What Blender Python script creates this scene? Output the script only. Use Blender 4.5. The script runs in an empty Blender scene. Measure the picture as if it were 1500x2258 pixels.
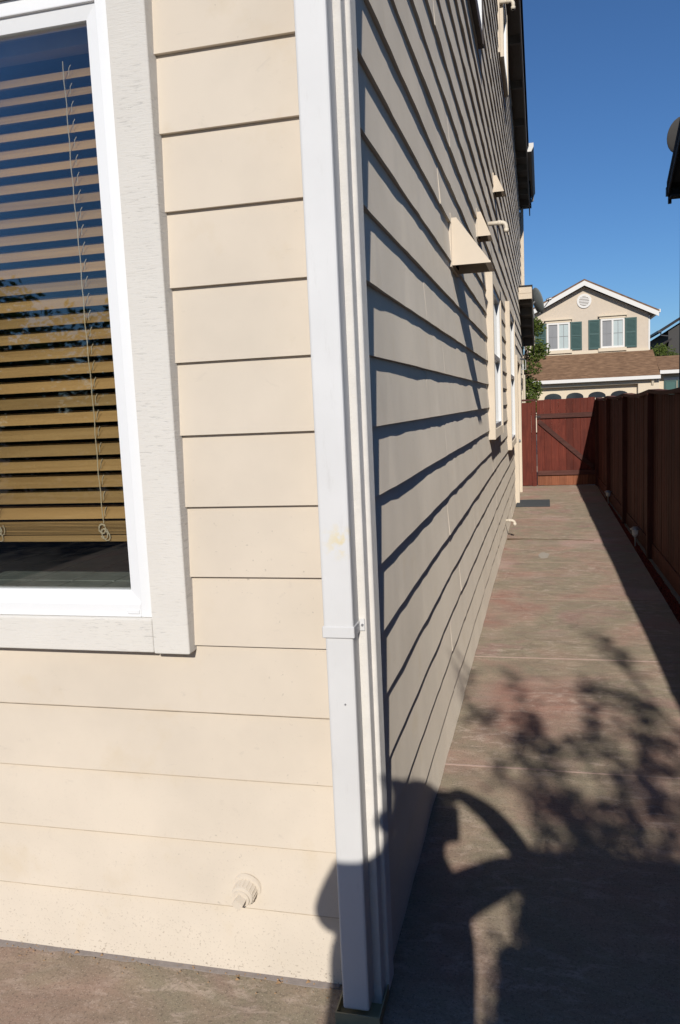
import bpy, bmesh, math, random
from mathutils import Vector, Matrix, noise
random.seed(7)
S = bpy.context.scene
C = S.collection
R = math.radians

# ------------------------------------------------------------------ camera
H = 1.67
yaw, pitch, roll = R(14.22), R(-7.25), R(-2.59)
fwd = Vector((-math.sin(yaw)*math.cos(pitch), math.cos(yaw)*math.cos(pitch), math.sin(pitch)))
rt = Vector((math.cos(yaw), math.sin(yaw), 0))
up = rt.cross(fwd)
rt2 = math.cos(roll)*rt + math.sin(roll)*up
up2 = -math.sin(roll)*rt + math.cos(roll)*up
cam = bpy.data.cameras.new('camera')
cam.sensor_fit = 'VERTICAL'; cam.sensor_height = 24.0; cam.sensor_width = 24.0
cam.lens = 24.0*1809/2258
cam.clip_start = 0.02; cam.clip_end = 2000
camo = bpy.data.objects.new('camera', cam); C.objects.link(camo)
camo.matrix_world = Matrix(((rt2.x, up2.x, -fwd.x, 0), (rt2.y, up2.y, -fwd.y, 0), (rt2.z, up2.z, -fwd.z, H), (0, 0, 0, 1)))
S.camera = camo

# ------------------------------------------------------------------ sky and sun
SUN = Vector((0.24, -1.9, 1.0))                     # towards the sun
sun_el = math.atan2(SUN.z, math.hypot(SUN.x, SUN.y))
sun_az = math.atan2(SUN.x, SUN.y)
W = bpy.data.worlds.new('World'); S.world = W; W.use_nodes = True
nt = W.node_tree; nt.nodes.clear()
sky = nt.nodes.new('ShaderNodeTexSky'); sky.sky_type = 'NISHITA'; sky.sun_disc = False
sky.sun_elevation = sun_el; sky.sun_rotation = sun_az
sky.altitude = 0; sky.air_density = 1.0; sky.dust_density = 0.0; sky.ozone_density = 10.0
bg = nt.nodes.new('ShaderNodeBackground'); bg.inputs['Strength'].default_value = 0.082
wo = nt.nodes.new('ShaderNodeOutputWorld')
nt.links.new(sky.outputs[0], bg.inputs[0]); nt.links.new(bg.outputs[0], wo.inputs[0])
sl = bpy.data.lights.new('sun', 'SUN'); sl.energy = 4.0; sl.angle = R(0.53); sl.color = (1.0, 0.955, 0.89)
so = bpy.data.objects.new('sun', sl); C.objects.link(so)
so.rotation_euler = SUN.to_track_quat('Z', 'Y').to_euler(); so.location = (3, -20, 12)
S.render.engine = 'CYCLES'
S.view_settings.view_transform = 'Standard'; S.view_settings.look = 'None'
S.view_settings.exposure = 0.0; S.view_settings.gamma = 1.0; S.view_settings.use_curve_mapping = False

# ------------------------------------------------------------------ materials
def srgb(r, g, b):
    f = lambda c: (c/255/12.92) if c/255 <= 0.04045 else ((c/255+0.055)/1.055)**2.4
    return (f(r), f(g), f(b), 1)
DR = 0.46
class M:
    def __init__(s, name, rough=0.6, spec=0.3):
        s.m = bpy.data.materials.new(name); s.m.use_nodes = True
        s.nt = s.m.node_tree; s.b = s.nt.nodes['Principled BSDF']
        s.b.inputs['Roughness'].default_value = rough
        s.b.inputs['Specular IOR Level'].default_value = spec
        if rough > 0.5: s.b.inputs['Diffuse Roughness'].default_value = DR      # matt, rough surfaces
        s.tc = s.nt.nodes.new('ShaderNodeTexCoord').outputs['Object']
    def n(s, t, **k):
        o = s.nt.nodes.new('ShaderNode'+t)
        for a, v in k.items(): setattr(o, a, v)
        return o
    def link(s, a, b): s.nt.links.new(a, b)
    def mapped(s, scale=(1, 1, 1), rot=(0, 0, 0)):
        mp = s.n('Mapping'); mp.inputs['Scale'].default_value = scale; mp.inputs['Rotation'].default_value = rot
        s.link(s.tc, mp.inputs[0]); return mp.outputs[0]
    def noise(s, scale, detail=4, rough=0.55, vec=None, dist=0.0):
        o = s.n('TexNoise'); o.inputs['Scale'].default_value = scale; o.inputs['Detail'].default_value = detail
        o.inputs['Roughness'].default_value = rough; o.inputs['Distortion'].default_value = dist
        s.link(vec or s.tc, o.inputs['Vector']); return o.outputs['Fac']
    def ramp(s, fac, stops):
        o = s.n('ValToRGB'); e = o.color_ramp.elements
        while len(e) < len(stops): e.new(0.5)
        for el, (p, c) in zip(e, stops):
            el.position = p; el.color = c if len(c) == 4 else (*c, 1)
        s.link(fac, o.inputs[0]); return o.outputs[0]
    def mix(s, fac, a, b, mode='MIX'):
        o = s.n('Mix', data_type='RGBA', blend_type=mode)
        for v, i in ((fac, 0), (a, 6), (b, 7)):
            if isinstance(v, (int, float)): o.inputs[i].default_value = v
            elif isinstance(v, tuple): o.inputs[i].default_value = v if len(v) == 4 else (*v, 1)
            else: s.link(v, o.inputs[i])
        return o.outputs[2]
    def math(s, op, a, b=0.5):
        o = s.n('Math', operation=op)
        for v, i in ((a, 0), (b, 1)):
            if isinstance(v, (int, float)): o.inputs[i].default_value = v
            else: s.link(v, o.inputs[i])
        return o.outputs[0]
    def col(s, c):
        if isinstance(c, tuple): s.b.inputs['Base Color'].default_value = c if len(c) == 4 else (*c, 1)
        else: s.link(c, s.b.inputs['Base Color'])
        return s
    def bump(s, h, strength=0.3, dist=0.01):
        o = s.n('Bump'); o.inputs['Strength'].default_value = strength; o.inputs['Distance'].default_value = dist
        s.link(h, o.inputs['Height']); s.link(o.outputs[0], s.b.inputs['Normal']); return s
    def rnd(s):
        return s.n('ObjectInfo').outputs['Random']

def paint(name, c, blotch=0.06, bump=0.12, rough=0.55, specks=0.0, fine=120):
    m = M(name, rough, 0.25)
    d = tuple(x*(1-blotch*2.2) for x in c[:3]); l = tuple(min(1, x*(1+blotch*0.5)) for x in c[:3])
    base = m.mix(m.ramp(m.noise(2.2, 5, 0.6), [(0.32, (0, 0, 0)), (0.62, (1, 1, 1))]), d, l)
    # small random tone from piece to piece
    base = m.mix(0.025, base, m.ramp(m.rnd(), [(0, (0.25, 0.22, 0.2)), (1, (0.95, 0.93, 0.9))]), 'OVERLAY')
    if specks:
        sp = m.ramp(m.noise(75, 2, 0.5), [(0.70, (0, 0, 0)), (0.76, (1, 1, 1))])
        area = m.ramp(m.noise(1.7, 3), [(0.45, (0, 0, 0)), (0.65, (1, 1, 1))])
        base = m.mix(m.math('MULTIPLY', m.math('MULTIPLY', sp, area), specks), base, tuple(x*0.35 for x in c[:3]))
        sep = m.n('SeparateXYZ'); m.link(m.tc, sep.inputs[0])
        low = m.ramp(sep.outputs[2], [(0.0, (1, 1, 1)), (0.05, (0.55,)*3), (0.22, (0.16,)*3), (0.75, (0, 0, 0))])
        sp2 = m.ramp(m.noise(150, 3, 0.6), [(0.60, (0, 0, 0)), (0.67, (1, 1, 1))])
        base = m.mix(m.math('MULTIPLY', m.math('MULTIPLY', sp2, low), 0.75), base, (0.22, 0.16, 0.11))
        st = m.ramp(m.noise(5.5, 5, 0.6), [(0.60, (0, 0, 0)), (0.72, (1, 1, 1))])
        base = m.mix(m.math('MULTIPLY', st, 0.16), base, (0.55, 0.42, 0.22))
        sm = m.ramp(m.noise(9, 6, 0.7, m.mapped((1, 1, 2.2)), 1.2), [(0.62, (0, 0, 0)), (0.72, (1, 1, 1))])
        base = m.mix(m.math('MULTIPLY', sm, 0.14), base, (0.25, 0.22, 0.2))
    m.col(base); m.bump(m.noise(fine, 3), bump, 0.002); return m.m

CREAM = (0.675, 0.595, 0.488)
SIDING = paint('siding_paint', CREAM, 0.035, 0.06, 0.6, 0.45, 60)
CREAMTRIM = paint('cream_trim_paint', (0.72, 0.62, 0.49), 0.03, 0.1, 0.55)
SPOUT = paint('downspout_enamel', (0.70, 0.69, 0.67), 0.03, 0.04, 0.4)
def spout_stain(mt):
    m = M.__new__(M); m.m = mt; m.nt = mt.node_tree; m.b = m.nt.nodes['Principled BSDF']; m.tc = [n for n in m.nt.nodes if n.type == 'TEX_COORD'][0].outputs['Object']
    src = m.b.inputs['Base Color'].links[0].from_socket
    d = m.n('VectorMath', operation='DISTANCE'); m.link(m.tc, d.inputs[0]); d.inputs[1].default_value = (-0.505, 1.985, 1.335)
    near = m.ramp(d.outputs['Value'], [(0.0, (1, 1, 1)), (0.055, (0, 0, 0))])
    f = m.math('MULTIPLY', near, m.ramp(m.noise(38, 4), [(0.45, (0, 0, 0)), (0.6, (1, 1, 1))]))
    c = m.mix(m.math('MULTIPLY', f, 0.7), src, (0.74, 0.60, 0.28))
    gr = m.ramp(m.noise(7, 6, 0.7, m.mapped((6, 6, 1))), [(0.58, (0, 0, 0)), (0.75, (1, 1, 1))])
    m.col(m.mix(m.math('MULTIPLY', gr, 0.18), c, (0.35, 0.32, 0.28)))
spout_stain(SPOUT)
# rough-sawn white trim with fine checks
def rough_white(name, c, across):
    m = M(name, 0.65, 0.2)
    sc = (6, 6, 55) if across == 'z' else (55, 6, 6)
    if across == 'x': sc = (6, 6, 55)
    g = m.noise(4, 5, 0.7, m.mapped(sc), 0.6)
    line = m.ramp(g, [(0.37, (0, 0, 0)), (0.43, (1, 1, 1))])
    patch = m.ramp(m.noise(5, 4), [(0.36, (0, 0, 0)), (0.60, (1, 1, 1))])
    f = m.math('SUBTRACT', 1.0, m.math('MULTIPLY', m.math('SUBTRACT', 1.0, line), m.math('MULTIPLY', patch, 0.42)))
    base = m.mix(m.noise(9, 4), tuple(x*0.93 for x in c), c)
    m.col(m.mix(f, tuple(x*0.42 for x in c), base)); m.bump(g, 0.6, 0.003); return m.m
WTRIM = rough_white('rough_white_trim', (0.72, 0.685, 0.625), 'z')
def sawn(name, c):
    m = M(name, 0.75, 0.15)
    g = m.noise(5, 4, 0.65, m.mapped((40, 40, 60), (R(35), 0, 0)))
    m.col(m.mix(m.ramp(m.noise(18, 3), [(0.35, (0, 0, 0)), (0.7, (1, 1, 1))]), tuple(x*0.93 for x in c), c))
    m.bump(g, 0.5, 0.003); return m.m
CORNER = sawn('sawn_corner_paint', (0.75, 0.715, 0.66))
VINYL = paint('white_vinyl', (0.80, 0.80, 0.79), 0.015, 0.02, 0.35)
def plain(name, c, rough=0.6, spec=0.3, metal=0.0, var=0.12, sc=14, bump=0.1):
    m = M(name, rough, spec); m.b.inputs['Metallic'].default_value = metal
    m.col(m.mix(m.noise(sc, 4), tuple(x*(1-var) for x in c), tuple(min(1, x*(1+var)) for x in c)))
    if bump: m.bump(m.noise(sc*6, 3), bump, 0.003)
    return m.m
DARK = plain('dark_void', (0.012, 0.011, 0.011), 0.9, 0.0)
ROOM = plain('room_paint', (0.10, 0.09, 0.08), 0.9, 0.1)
SHEATH = plain('sheathing', (0.10, 0.08, 0.07), 0.9, 0.1)
SOFFIT = plain('soffit_wood', (0.30, 0.26, 0.22), 0.8, 0.1)
FASCIA = plain('fascia_paint', (0.32, 0.28, 0.24), 0.7, 0.2)
OLIVE = plain('olive_plastic', (0.38, 0.33, 0.19), 0.5, 0.3)
PVC = plain('cream_pvc', (0.70, 0.62, 0.50), 0.5, 0.3)
METAL = plain('grey_metal', (0.35, 0.35, 0.36), 0.4, 0.5, 0.6)
DARKMETAL = plain('dark_metal', (0.03, 0.03, 0.035), 0.5, 0.4)
DISH = plain('dish_paint', (0.20, 0.22, 0.22), 0.5, 0.4)
MAT = plain('doormat_rubber', (0.07, 0.075, 0.08), 0.85, 0.2, 0, 0.25, 40, 0.5)
GREEN = plain('green_shutter_paint', (0.048, 0.098, 0.088), 0.5, 0.3)
STUCCO = plain('far_stucco', (0.66, 0.565, 0.45), 0.85, 0.1, 0, 0.07, 6, 0.3)
FWHITE = plain('far_white_trim', (0.78, 0.75, 0.70), 0.6, 0.2, 0, 0.04)
FCREAM = plain('far_cream_trim', (0.72, 0.62, 0.47), 0.6, 0.2, 0, 0.04)
DARKWALL = plain('painted_shade_house', (0.09, 0.085, 0.08), 0.85, 0.1)  # houses seen on their shaded side: that shade is put into the colour
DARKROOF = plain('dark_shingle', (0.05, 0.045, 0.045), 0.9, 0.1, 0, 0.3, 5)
SKIN = plain('skin', (0.50, 0.32, 0.24), 0.5, 0.3)
SHIRT = plain('shirt_cloth', (0.12, 0.14, 0.2), 0.85, 0.1)
HAIR = plain('hair', (0.03, 0.02, 0.015), 0.6, 0.3)
BARK = plain('bark', (0.12, 0.085, 0.06), 0.9, 0.1, 0, 0.3, 20, 0.6)

def shingles():
    m = M('brown_shingles', 0.9, 0.1)
    v = m.mapped((1, 1, 1))
    a = m.noise(9, 3, 0.6, m.mapped((0.35, 1.0, 1.6)))
    b = m.noise(2, 3)
    base = m.ramp(a, [(0.3, (0.13, 0.075, 0.045)), (0.5, (0.22, 0.13, 0.075)), (0.7, (0.33, 0.20, 0.115))])
    m.col(m.mix(m.math('MULTIPLY', b, 0.4), base, (0.17, 0.10, 0.065)))
    m.bump(a, 0.6, 0.02); return m.m
SHINGLE = shingles()

def wood(name, c1, c2, rough=0.7, axis='z', dirt=0.5):
    m = M(name, rough, 0.2)
    sc = {'z': (22, 22, 1.3), 'x': (1.3, 22, 22), 'y': (22, 1.3, 22)}[axis]
    v = m.mapped(sc)
    off = m.n('VectorMath', operation='ADD'); m.link(v, off.inputs[0])
    cmb = m.n('CombineXYZ'); r = m.math('MULTIPLY', m.rnd(), 37.0)
    m.link(r, cmb.inputs[0]); m.link(r, cmb.inputs[1]); m.link(r, cmb.inputs[2]); m.link(cmb.outputs[0], off.inputs[1])
    g = m.noise(1.6, 6, 0.65, off.outputs[0], 0.8)
    base = m.mix(m.ramp(g, [(0.3, (0, 0, 0)), (0.7, (1, 1, 1))]), c1, c2)
    tone = m.ramp(m.rnd(), [(0, (0.26, 0.26, 0.26)), (1, (0.66, 0.63, 0.6))])
    base = m.mix(0.55, base, tone, 'OVERLAY')
    stain = m.ramp(m.noise(3.0, 4, 0.6), [(0.45, (0, 0, 0)), (0.75, (1, 1, 1))])
    base = m.mix(m.math('MULTIPLY', stain, dirt), base, tuple(x*0.35 for x in c1))
    m.col(base); m.bump(g, 0.35, 0.004); return m.m
GATEWOOD = wood('red_stained_gate_wood', (0.100, 0.019, 0.013), (0.195, 0.044, 0.026), 0.65, 'z', 0.45)
GATERAIL = wood('red_stained_rail_wood', (0.075, 0.028, 0.022), (0.14, 0.058, 0.046), 0.7, 'x', 0.3)
GATELOW = wood('faded_gate_wood', (0.22, 0.075, 0.038), (0.32, 0.13, 0.07), 0.75, 'z', 0.3)
FENCEWOOD = wood('brown_fence_wood', (0.085, 0.028, 0.020), (0.16, 0.055, 0.038), 0.75, 'z', 0.5)
FENCECAP = wood('fence_cap_wood', (0.10, 0.045, 0.035), (0.18, 0.085, 0.065), 0.75, 'y', 0.3)
BLIND = wood('tan_blind_wood', (0.38, 0.225, 0.085), (0.52, 0.33, 0.135), 0.55, 'x', 0.0)
CORD = plain('cord', (0.62, 0.52, 0.36), 0.8, 0.1)
def tile():
    m = M('green_grey_tile', 0.3, 0.4)
    m.col(m.ramp(m.noise(14, 5, 0.6), [(0.3, (0.17, 0.20, 0.17)), (0.7, (0.32, 0.35, 0.30))])); return m.m
TILE = tile()
GROUT = plain('grout', (0.4, 0.38, 0.33), 0.9, 0.1)

def glass(name, tint=(0.93, 0.95, 0.96), refl=1.0):
    m = bpy.data.materials.new(name); m.use_nodes = True; t = m.node_tree; t.nodes.clear()
    o = t.nodes.new('ShaderNodeOutputMaterial'); mx = t.nodes.new('ShaderNodeMixShader')
    tr = t.nodes.new('ShaderNodeBsdfTransparent'); tr.inputs[0].default_value = (*tint, 1)
    gl = t.nodes.new('ShaderNodeBsdfGlossy'); gl.inputs['Roughness'].default_value = 0.015
    nz = t.nodes.new('ShaderNodeTexNoise'); nz.inputs['Scale'].default_value = 1.4
    bp = t.nodes.new('ShaderNodeBump'); bp.inputs['Strength'].default_value = 0.02; bp.inputs['Distance'].default_value = 0.02
    t.links.new(nz.outputs[0], bp.inputs['Height']); t.links.new(bp.outputs[0], gl.inputs['Normal'])
    fr = t.nodes.new('ShaderNodeFresnel'); fr.inputs[0].default_value = 1.52
    ml = t.nodes.new('ShaderNodeMath'); ml.operation = 'MULTIPLY'; ml.inputs[1].default_value = refl; ml.use_clamp = True
    t.links.new(fr.outputs[0], ml.inputs[0]); t.links.new(ml.outputs[0], mx.inputs[0])
    t.links.new(tr.outputs[0], mx.inputs[1]); t.links.new(gl.outputs[0], mx.inputs[2]); t.links.new(mx.outputs[0], o.inputs[0])
    return m
GLASS = glass('window_glass', (0.90, 0.92, 0.92), 2.0)      # two panes of a sealed unit reflect about twice as much
def dglass(name, c):
    m = M(name, 0.06, 0.6); m.col(m.mix(m.noise(2, 2), c, tuple(x*1.3 for x in c))); return m.m
DGLASS = dglass('dark_glass', (0.03, 0.035, 0.04))
SCREEN = dglass('screened_glass', (0.20, 0.20, 0.20)); bpy.data.materials['screened_glass'].node_tree.nodes['Principled BSDF'].inputs['Roughness'].default_value = 0.6
CURTAIN = plain('curtained_pane', (0.42, 0.48, 0.46), 0.4, 0.5, 0, 0.06, 3, 0)

def concrete():
    m = M('stamped_concrete', 0.62, 0.3)
    big = m.noise(1.25, 5, 0.62, None, 0.5)
    hue = m.ramp(big, [(0.32, (0.383, 0.215, 0.162)), (0.42, (0.389, 0.261, 0.197)), (0.50, (0.360, 0.276, 0.197)), (0.57, (0.319, 0.269, 0.186)), (0.66, (0.360, 0.238, 0.191))])
    mid = m.noise(5.5, 8, 0.72, m.mapped((0.7, 1.6, 1)), 0.6)
    base = m.mix(m.ramp(mid, [(0.36, (0, 0, 0)), (0.64, (1, 1, 1))]), m.mix(0.35, hue, (0.10, 0.075, 0.06)), hue)
    # worn pale scuffs where the colour has rubbed off the high spots of the stamp
    sc = m.noise(14, 9, 0.74, m.mapped((0.7, 1.5, 1)), 0.7)
    zone = m.ramp(m.noise(1.7, 4, 0.6), [(0.38, (0.15,)*3), (0.62, (1, 1, 1))])
    base = m.mix(m.math('MULTIPLY', m.math('MULTIPLY', m.ramp(sc, [(0.50, (0, 0, 0)), (0.62, (1, 1, 1))]), zone), 0.55), base, (0.603, 0.470, 0.389))
    base = m.mix(m.math('MULTIPLY', m.ramp(m.noise(0.8, 3), [(0.58, (0, 0, 0)), (0.66, (1, 1, 1))]), 0.35), base, (0.557, 0.394, 0.348))
    fine = m.noise(95, 6, 0.75)
    base = m.mix(m.math('MULTIPLY', m.ramp(fine, [(0.52, (0, 0, 0)), (0.62, (1, 1, 1))]), 0.5), base, (0.085, 0.065, 0.05))
    base = m.mix(m.math('MULTIPLY', m.ramp(m.noise(210, 3), [(0.60, (0, 0, 0)), (0.68, (1, 1, 1))]), 0.5), base, (0.673, 0.557, 0.464))
    vor = m.n('TexVoronoi', feature='DISTANCE_TO_EDGE'); vor.inputs['Scale'].default_value = 0.8
    wv = m.n('VectorMath', operation='ADD'); nz = m.n('TexNoise'); nz.inputs['Scale'].default_value = 1.6; nz.inputs['Detail'].default_value = 5
    m.link(m.tc, nz.inputs['Vector']); m.link(m.tc, wv.inputs[0]); m.link(nz.outputs['Color'], wv.inputs[1]); m.link(wv.outputs[0], vor.inputs['Vector'])
    crease = m.ramp(vor.outputs['Distance'], [(0.0, (0, 0, 0)), (0.016, (1, 1, 1))])
    base = m.mix(m.math('MULTIPLY', m.math('SUBTRACT', 1.0, crease), 0.12), base, (0.06, 0.045, 0.035))
    m.col(base)
    h = m.math('ADD', m.math('MULTIPLY', mid, 0.7), m.math('ADD', m.math('MULTIPLY', fine, 0.35), m.math('MULTIPLY', crease, 0.35)))
    m.bump(h, 0.6, 0.007)
    m.link(m.ramp(mid, [(0.3, (0.580, 0.580, 0.580)), (0.7, (0.870, 0.870, 0.870))]), m.b.inputs['Roughness'])
    return m.m
CONC = concrete()
JOINT = plain('joint_filler', (0.42, 0.31, 0.26), 0.8, 0.1, 0, 0.2, 30, 0.4)
JOINTFAR = plain('worn_joint_filler', (0.33, 0.25, 0.20), 0.85, 0.1, 0, 0.3, 18, 0.4)
PALECONC = plain('kerb_concrete', (0.20, 0.175, 0.15), 0.85, 0.15, 0, 0.2, 12, 0.4)
GROUNDM = plain('bare_ground', (0.13, 0.115, 0.10), 0.95, 0.1, 0, 0.25, 0.7, 0.4)
LAVA = plain('lava_gravel', (0.20, 0.045, 0.03), 0.95, 0.1, 0, 0.45, 60, 0.5)
ROADM = plain('asphalt', (0.05, 0.05, 0.05), 0.9, 0.2, 0, 0.2, 5, 0.4)
def leafmat(name, a, b):
    m = M(name, 0.55, 0.3)
    m.col(m.mix(m.ramp(m.noise(9, 3), [(0.3, (0, 0, 0)), (0.7, (1, 1, 1))]), a, b))
    m.b.inputs['Subsurface Weight'].default_value = 0.0
    tr = m.n('BsdfTranslucent'); tr.inputs[0].default_value = (*b, 1)
    mx = m.n('MixShader'); mx.inputs[0].default_value = 0.25
    out = [n for n in m.nt.nodes if n.type == 'OUTPUT_MATERIAL'][0]
    m.link(m.b.outputs[0], mx.inputs[1]); m.link(tr.outputs[0], mx.inputs[2]); m.link(mx.outputs[0], out.inputs[0]); return m.m
LEAF = leafmat('green_leaf', (0.06, 0.10, 0.018), (0.17, 0.21, 0.04))
LEAFD = leafmat('dark_leaf', (0.02, 0.04, 0.012), (0.05, 0.08, 0.02))

# ------------------------------------------------------------------ builders
def thing(name, loc, label=None, cat=None, group=None, kind=None):
    o = bpy.data.objects.new(name, None); C.objects.link(o); o.location = loc; o.empty_display_size = 0.2
    tag(o, label, cat, group, kind); return o
def tag(o, label=None, cat=None, group=None, kind=None):
    for k, v in (('label', label), ('category', cat), ('group', group), ('kind', kind)):
        if v: o[k] = v
    return o
class B:
    """collects shapes in world coordinates; make() links them as one mesh object"""
    def __init__(s): s.bm = bmesh.new()
    def box(s, x0, x1, y0, y1, z0, z1, bev=0.0, seg=1):
        bm = s.bm
        v = [bm.verts.new((x, y, z)) for x in (x0, x1) for y in (y0, y1) for z in (z0, z1)]
        F = [bm.faces.new([v[i] for i in q]) for q in ((0, 1, 3, 2), (4, 6, 7, 5), (0, 4, 5, 1), (2, 3, 7, 6), (0, 2, 6, 4), (1, 5, 7, 3))]
        if bev: bmesh.ops.bevel(bm, geom=list({e for f in F for e in f.edges}), offset=bev, segments=seg, affect='EDGES', profile=0.5)
        return s
    def prism(s, pts, axis, a, b):
        """polygon pts (2d) extruded along axis from a to b; pts are the other two axes in xyz order"""
        bm = s.bm
        def P(p, t):
            return {'x': (t, p[0], p[1]), 'y': (p[0], t, p[1]), 'z': (p[0], p[1], t)}[axis]
        A = [bm.verts.new(P(p, a)) for p in pts]; Bv = [bm.verts.new(P(p, b)) for p in pts]
        bm.faces.new(A); bm.faces.new(Bv[::-1]); n = len(pts)
        for i in range(n): bm.faces.new([A[i], Bv[i], Bv[(i+1) % n], A[(i+1) % n]])
        return s
    def hexa(s, q0, q1):
        """two quads joined"""
        bm = s.bm; A = [bm.verts.new(p) for p in q0]; D = [bm.verts.new(p) for p in q1]
        bm.faces.new(A); bm.faces.new(D[::-1])
        for i in range(4): bm.faces.new([A[i], D[i], D[(i+1) % 4], A[(i+1) % 4]])
        return s
    def tube(s, path, r, n=10, cap=True):
        bm = s.bm; path = [Vector(p) for p in path]; rings = []
        rr = r if isinstance(r, (list, tuple)) else [r]*len(path)
        for i, p in enumerate(path):
            d = (path[min(i+1, len(path)-1)]-path[max(i-1, 0)]).normalized()
            a = d.orthogonal().normalized() if i == 0 else (a - d*a.dot(d)).normalized()
            b = d.cross(a)
            rings.append([bm.verts.new(p + (a*math.cos(t)+b*math.sin(t))*rr[i]) for t in (2*math.pi*k/n for k in range(n))])
        for i in range(len(rings)-1):
            for k in range(n): bm.faces.new([rings[i][k], rings[i][(k+1) % n], rings[i+1][(k+1) % n], rings[i+1][k]])
        if cap: bm.faces.new(rings[0][::-1]); bm.faces.new(rings[-1])
        return s
    def make(s, name, mat, parent=None, label=None, cat=None, group=None, kind=None, smooth=False):
        bm = s.bm; bmesh.ops.recalc_face_normals(bm, faces=bm.faces)
        me = bpy.data.meshes.new(name); bm.to_mesh(me); bm.free(); me.materials.append(mat)
        if smooth:
            for p in me.polygons: p.use_smooth = True
        o = bpy.data.objects.new(name, me); C.objects.link(o)
        if parent:
            o.parent = parent
            if parent.type == 'EMPTY': o.matrix_parent_inverse = Matrix.Translation(-parent.location)
        tag(o, label, cat, group, kind); return o
def box(name, mat, parent, *a, **k):
    lab = k.pop('label', None)
    return B().box(*a, **k).make(name, mat, parent, lab)

# ================================================================== THE SETTING
g = B(); g.box(-300, 300, -300, 300, -0.5, -0.10); tag(g.make('ground', GROUNDM), kind='structure')
rd = B(); rd.box(-300, 300, 27, 35, -0.098, -0.06); tag(rd.make('road', ROADM), kind='structure')

path = thing('path', (0, 0, 0), kind='structure')
XR = 0.93
JY = [0.37, 3.64, 5.30, 6.92, 8.53, 10.13, 11.72, 13.30, 14.90, 16.45]
jw = 0.006
def slab_prism(pts):
    b = B(); b.prism(pts, 'z', -0.09, 0.0)
    return b.make('slab', CONC, path)
slab_prism([(-5.5, JY[0]+jw), (XR, JY[0]+jw), (XR, JY[1]-jw), (-0.60, JY[1]-jw), (-0.60, 2.30), (-5.5, 2.30)])
for a, b_ in zip(JY[1:-1], JY[2:]):
    slab_prism([(-0.60, a+jw), (XR, a+jw), (XR, b_-jw), (-0.60, b_-jw)])
slab_prism([(-0.60, 16.45+jw), (XR+0.2, 16.45+jw), (XR+0.2, 21.0), (-0.60, 21.0)])
slab_prism([(-5.5, -8.5), (-2.0-jw, -8.5), (-2.0-jw, JY[0]-jw), (-5.5, JY[0]-jw)])
slab_prism([(-2.0+jw, -8.5), (XR, -8.5), (XR, JY[0]-jw), (-2.0+jw, JY[0]-jw)])
for i, y in enumerate(JY[1:-1]):
    b = B(); n = 26; xs = [-0.60+(XR+0.60)*k/n for k in range(n+1)]; ra = random.Random(i)
    w = [(0.004+0.006*noise.noise((x*3, y, 1.0)) + 0.003) for x in xs]; cz = 0.0035
    yc = [y + 0.006*noise.noise((x*2.2, y*3, 5.0)) for x in xs]
    for k in range(n):
        b.hexa([(xs[k], yc[k]-w[k], -0.01), (xs[k], yc[k]+w[k], -0.01), (xs[k], yc[k]+w[k]*.6, cz), (xs[k], yc[k]-w[k]*.6, cz)],
               [(xs[k+1], yc[k+1]-w[k+1], -0.01), (xs[k+1], yc[k+1]+w[k+1], -0.01), (xs[k+1], yc[k+1]+w[k+1]*.6, cz), (xs[k+1], yc[k+1]-w[k+1]*.6, cz)])
    b.make('joint', JOINT if i < 2 else JOINTFAR, path)

b = B(); n = 90; xs = [-5.4+(5.4-0.6)*k/n for k in range(n+1)]; ed = [2.098-0.012*noise.noise((x*5, 0, 0))-0.010*noise.noise((x*19, 3, 0)) for x in xs]
for k in range(n):
    b.hexa([(xs[k], ed[k], 0.0005), (xs[k], 2.125, 0.0005), (xs[k], 2.125, 0.006), (xs[k], ed[k], 0.0028)], [(xs[k+1], ed[k+1], 0.0005), (xs[k+1], 2.125, 0.0005), (xs[k+1], 2.125, 0.006), (xs[k+1], ed[k+1], 0.0028)])
b.make('cement_edge', plain('bare_cement', (0.29, 0.25, 0.225), 0.9, 0.1, 0, 0.3, 60, 0.6), path)
# crack with tan grit across the path, and a pale spill
b = B(); n = 44; xs = [-0.46+1.0*k/n for k in range(n+1)]
yc = [9.95+0.045*noise.noise((x*3, 1, 0))+0.03*noise.noise((x*11, 5, 0))-0.05*math.sin(x*3) for x in xs]; w = [0.012+0.010*noise.noise((x*7, 9, 0))+(0.03*max(0, (-0.2-x))/0.26) for x in xs]
for k in range(n):
    b.hexa([(xs[k], yc[k]-w[k], -0.004), (xs[k], yc[k]+w[k], -0.004), (xs[k], yc[k]+w[k], 0.0022), (xs[k], yc[k]-w[k], 0.0022)], [(xs[k+1], yc[k+1]-w[k+1], -0.004), (xs[k+1], yc[k+1]+w[k+1], -0.004), (xs[k+1], yc[k+1]+w[k+1], 0.0022), (xs[k+1], yc[k+1]-w[k+1], 0.0022)])
b.make('crack', plain('crack_dirt', (0.10, 0.065, 0.035), 0.95, 0.05, 0, 0.5, 40, 0.4), path)
b = B(); pts = []
for k in range(26):
    a = 2*math.pi*k/26; r = 1+0.25*noise.noise((math.cos(a)*1.5, math.sin(a)*1.5, 2)); pts.append((-0.03+0.055*r*math.cos(a), 8.92+0.17*r*math.sin(a)))
b.prism(pts, 'z', 0.0005, 0.0022); b.make('pale_spill', plain('spilled_plaster', (0.36, 0.32, 0.27), 0.9, 0.1), path)
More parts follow.
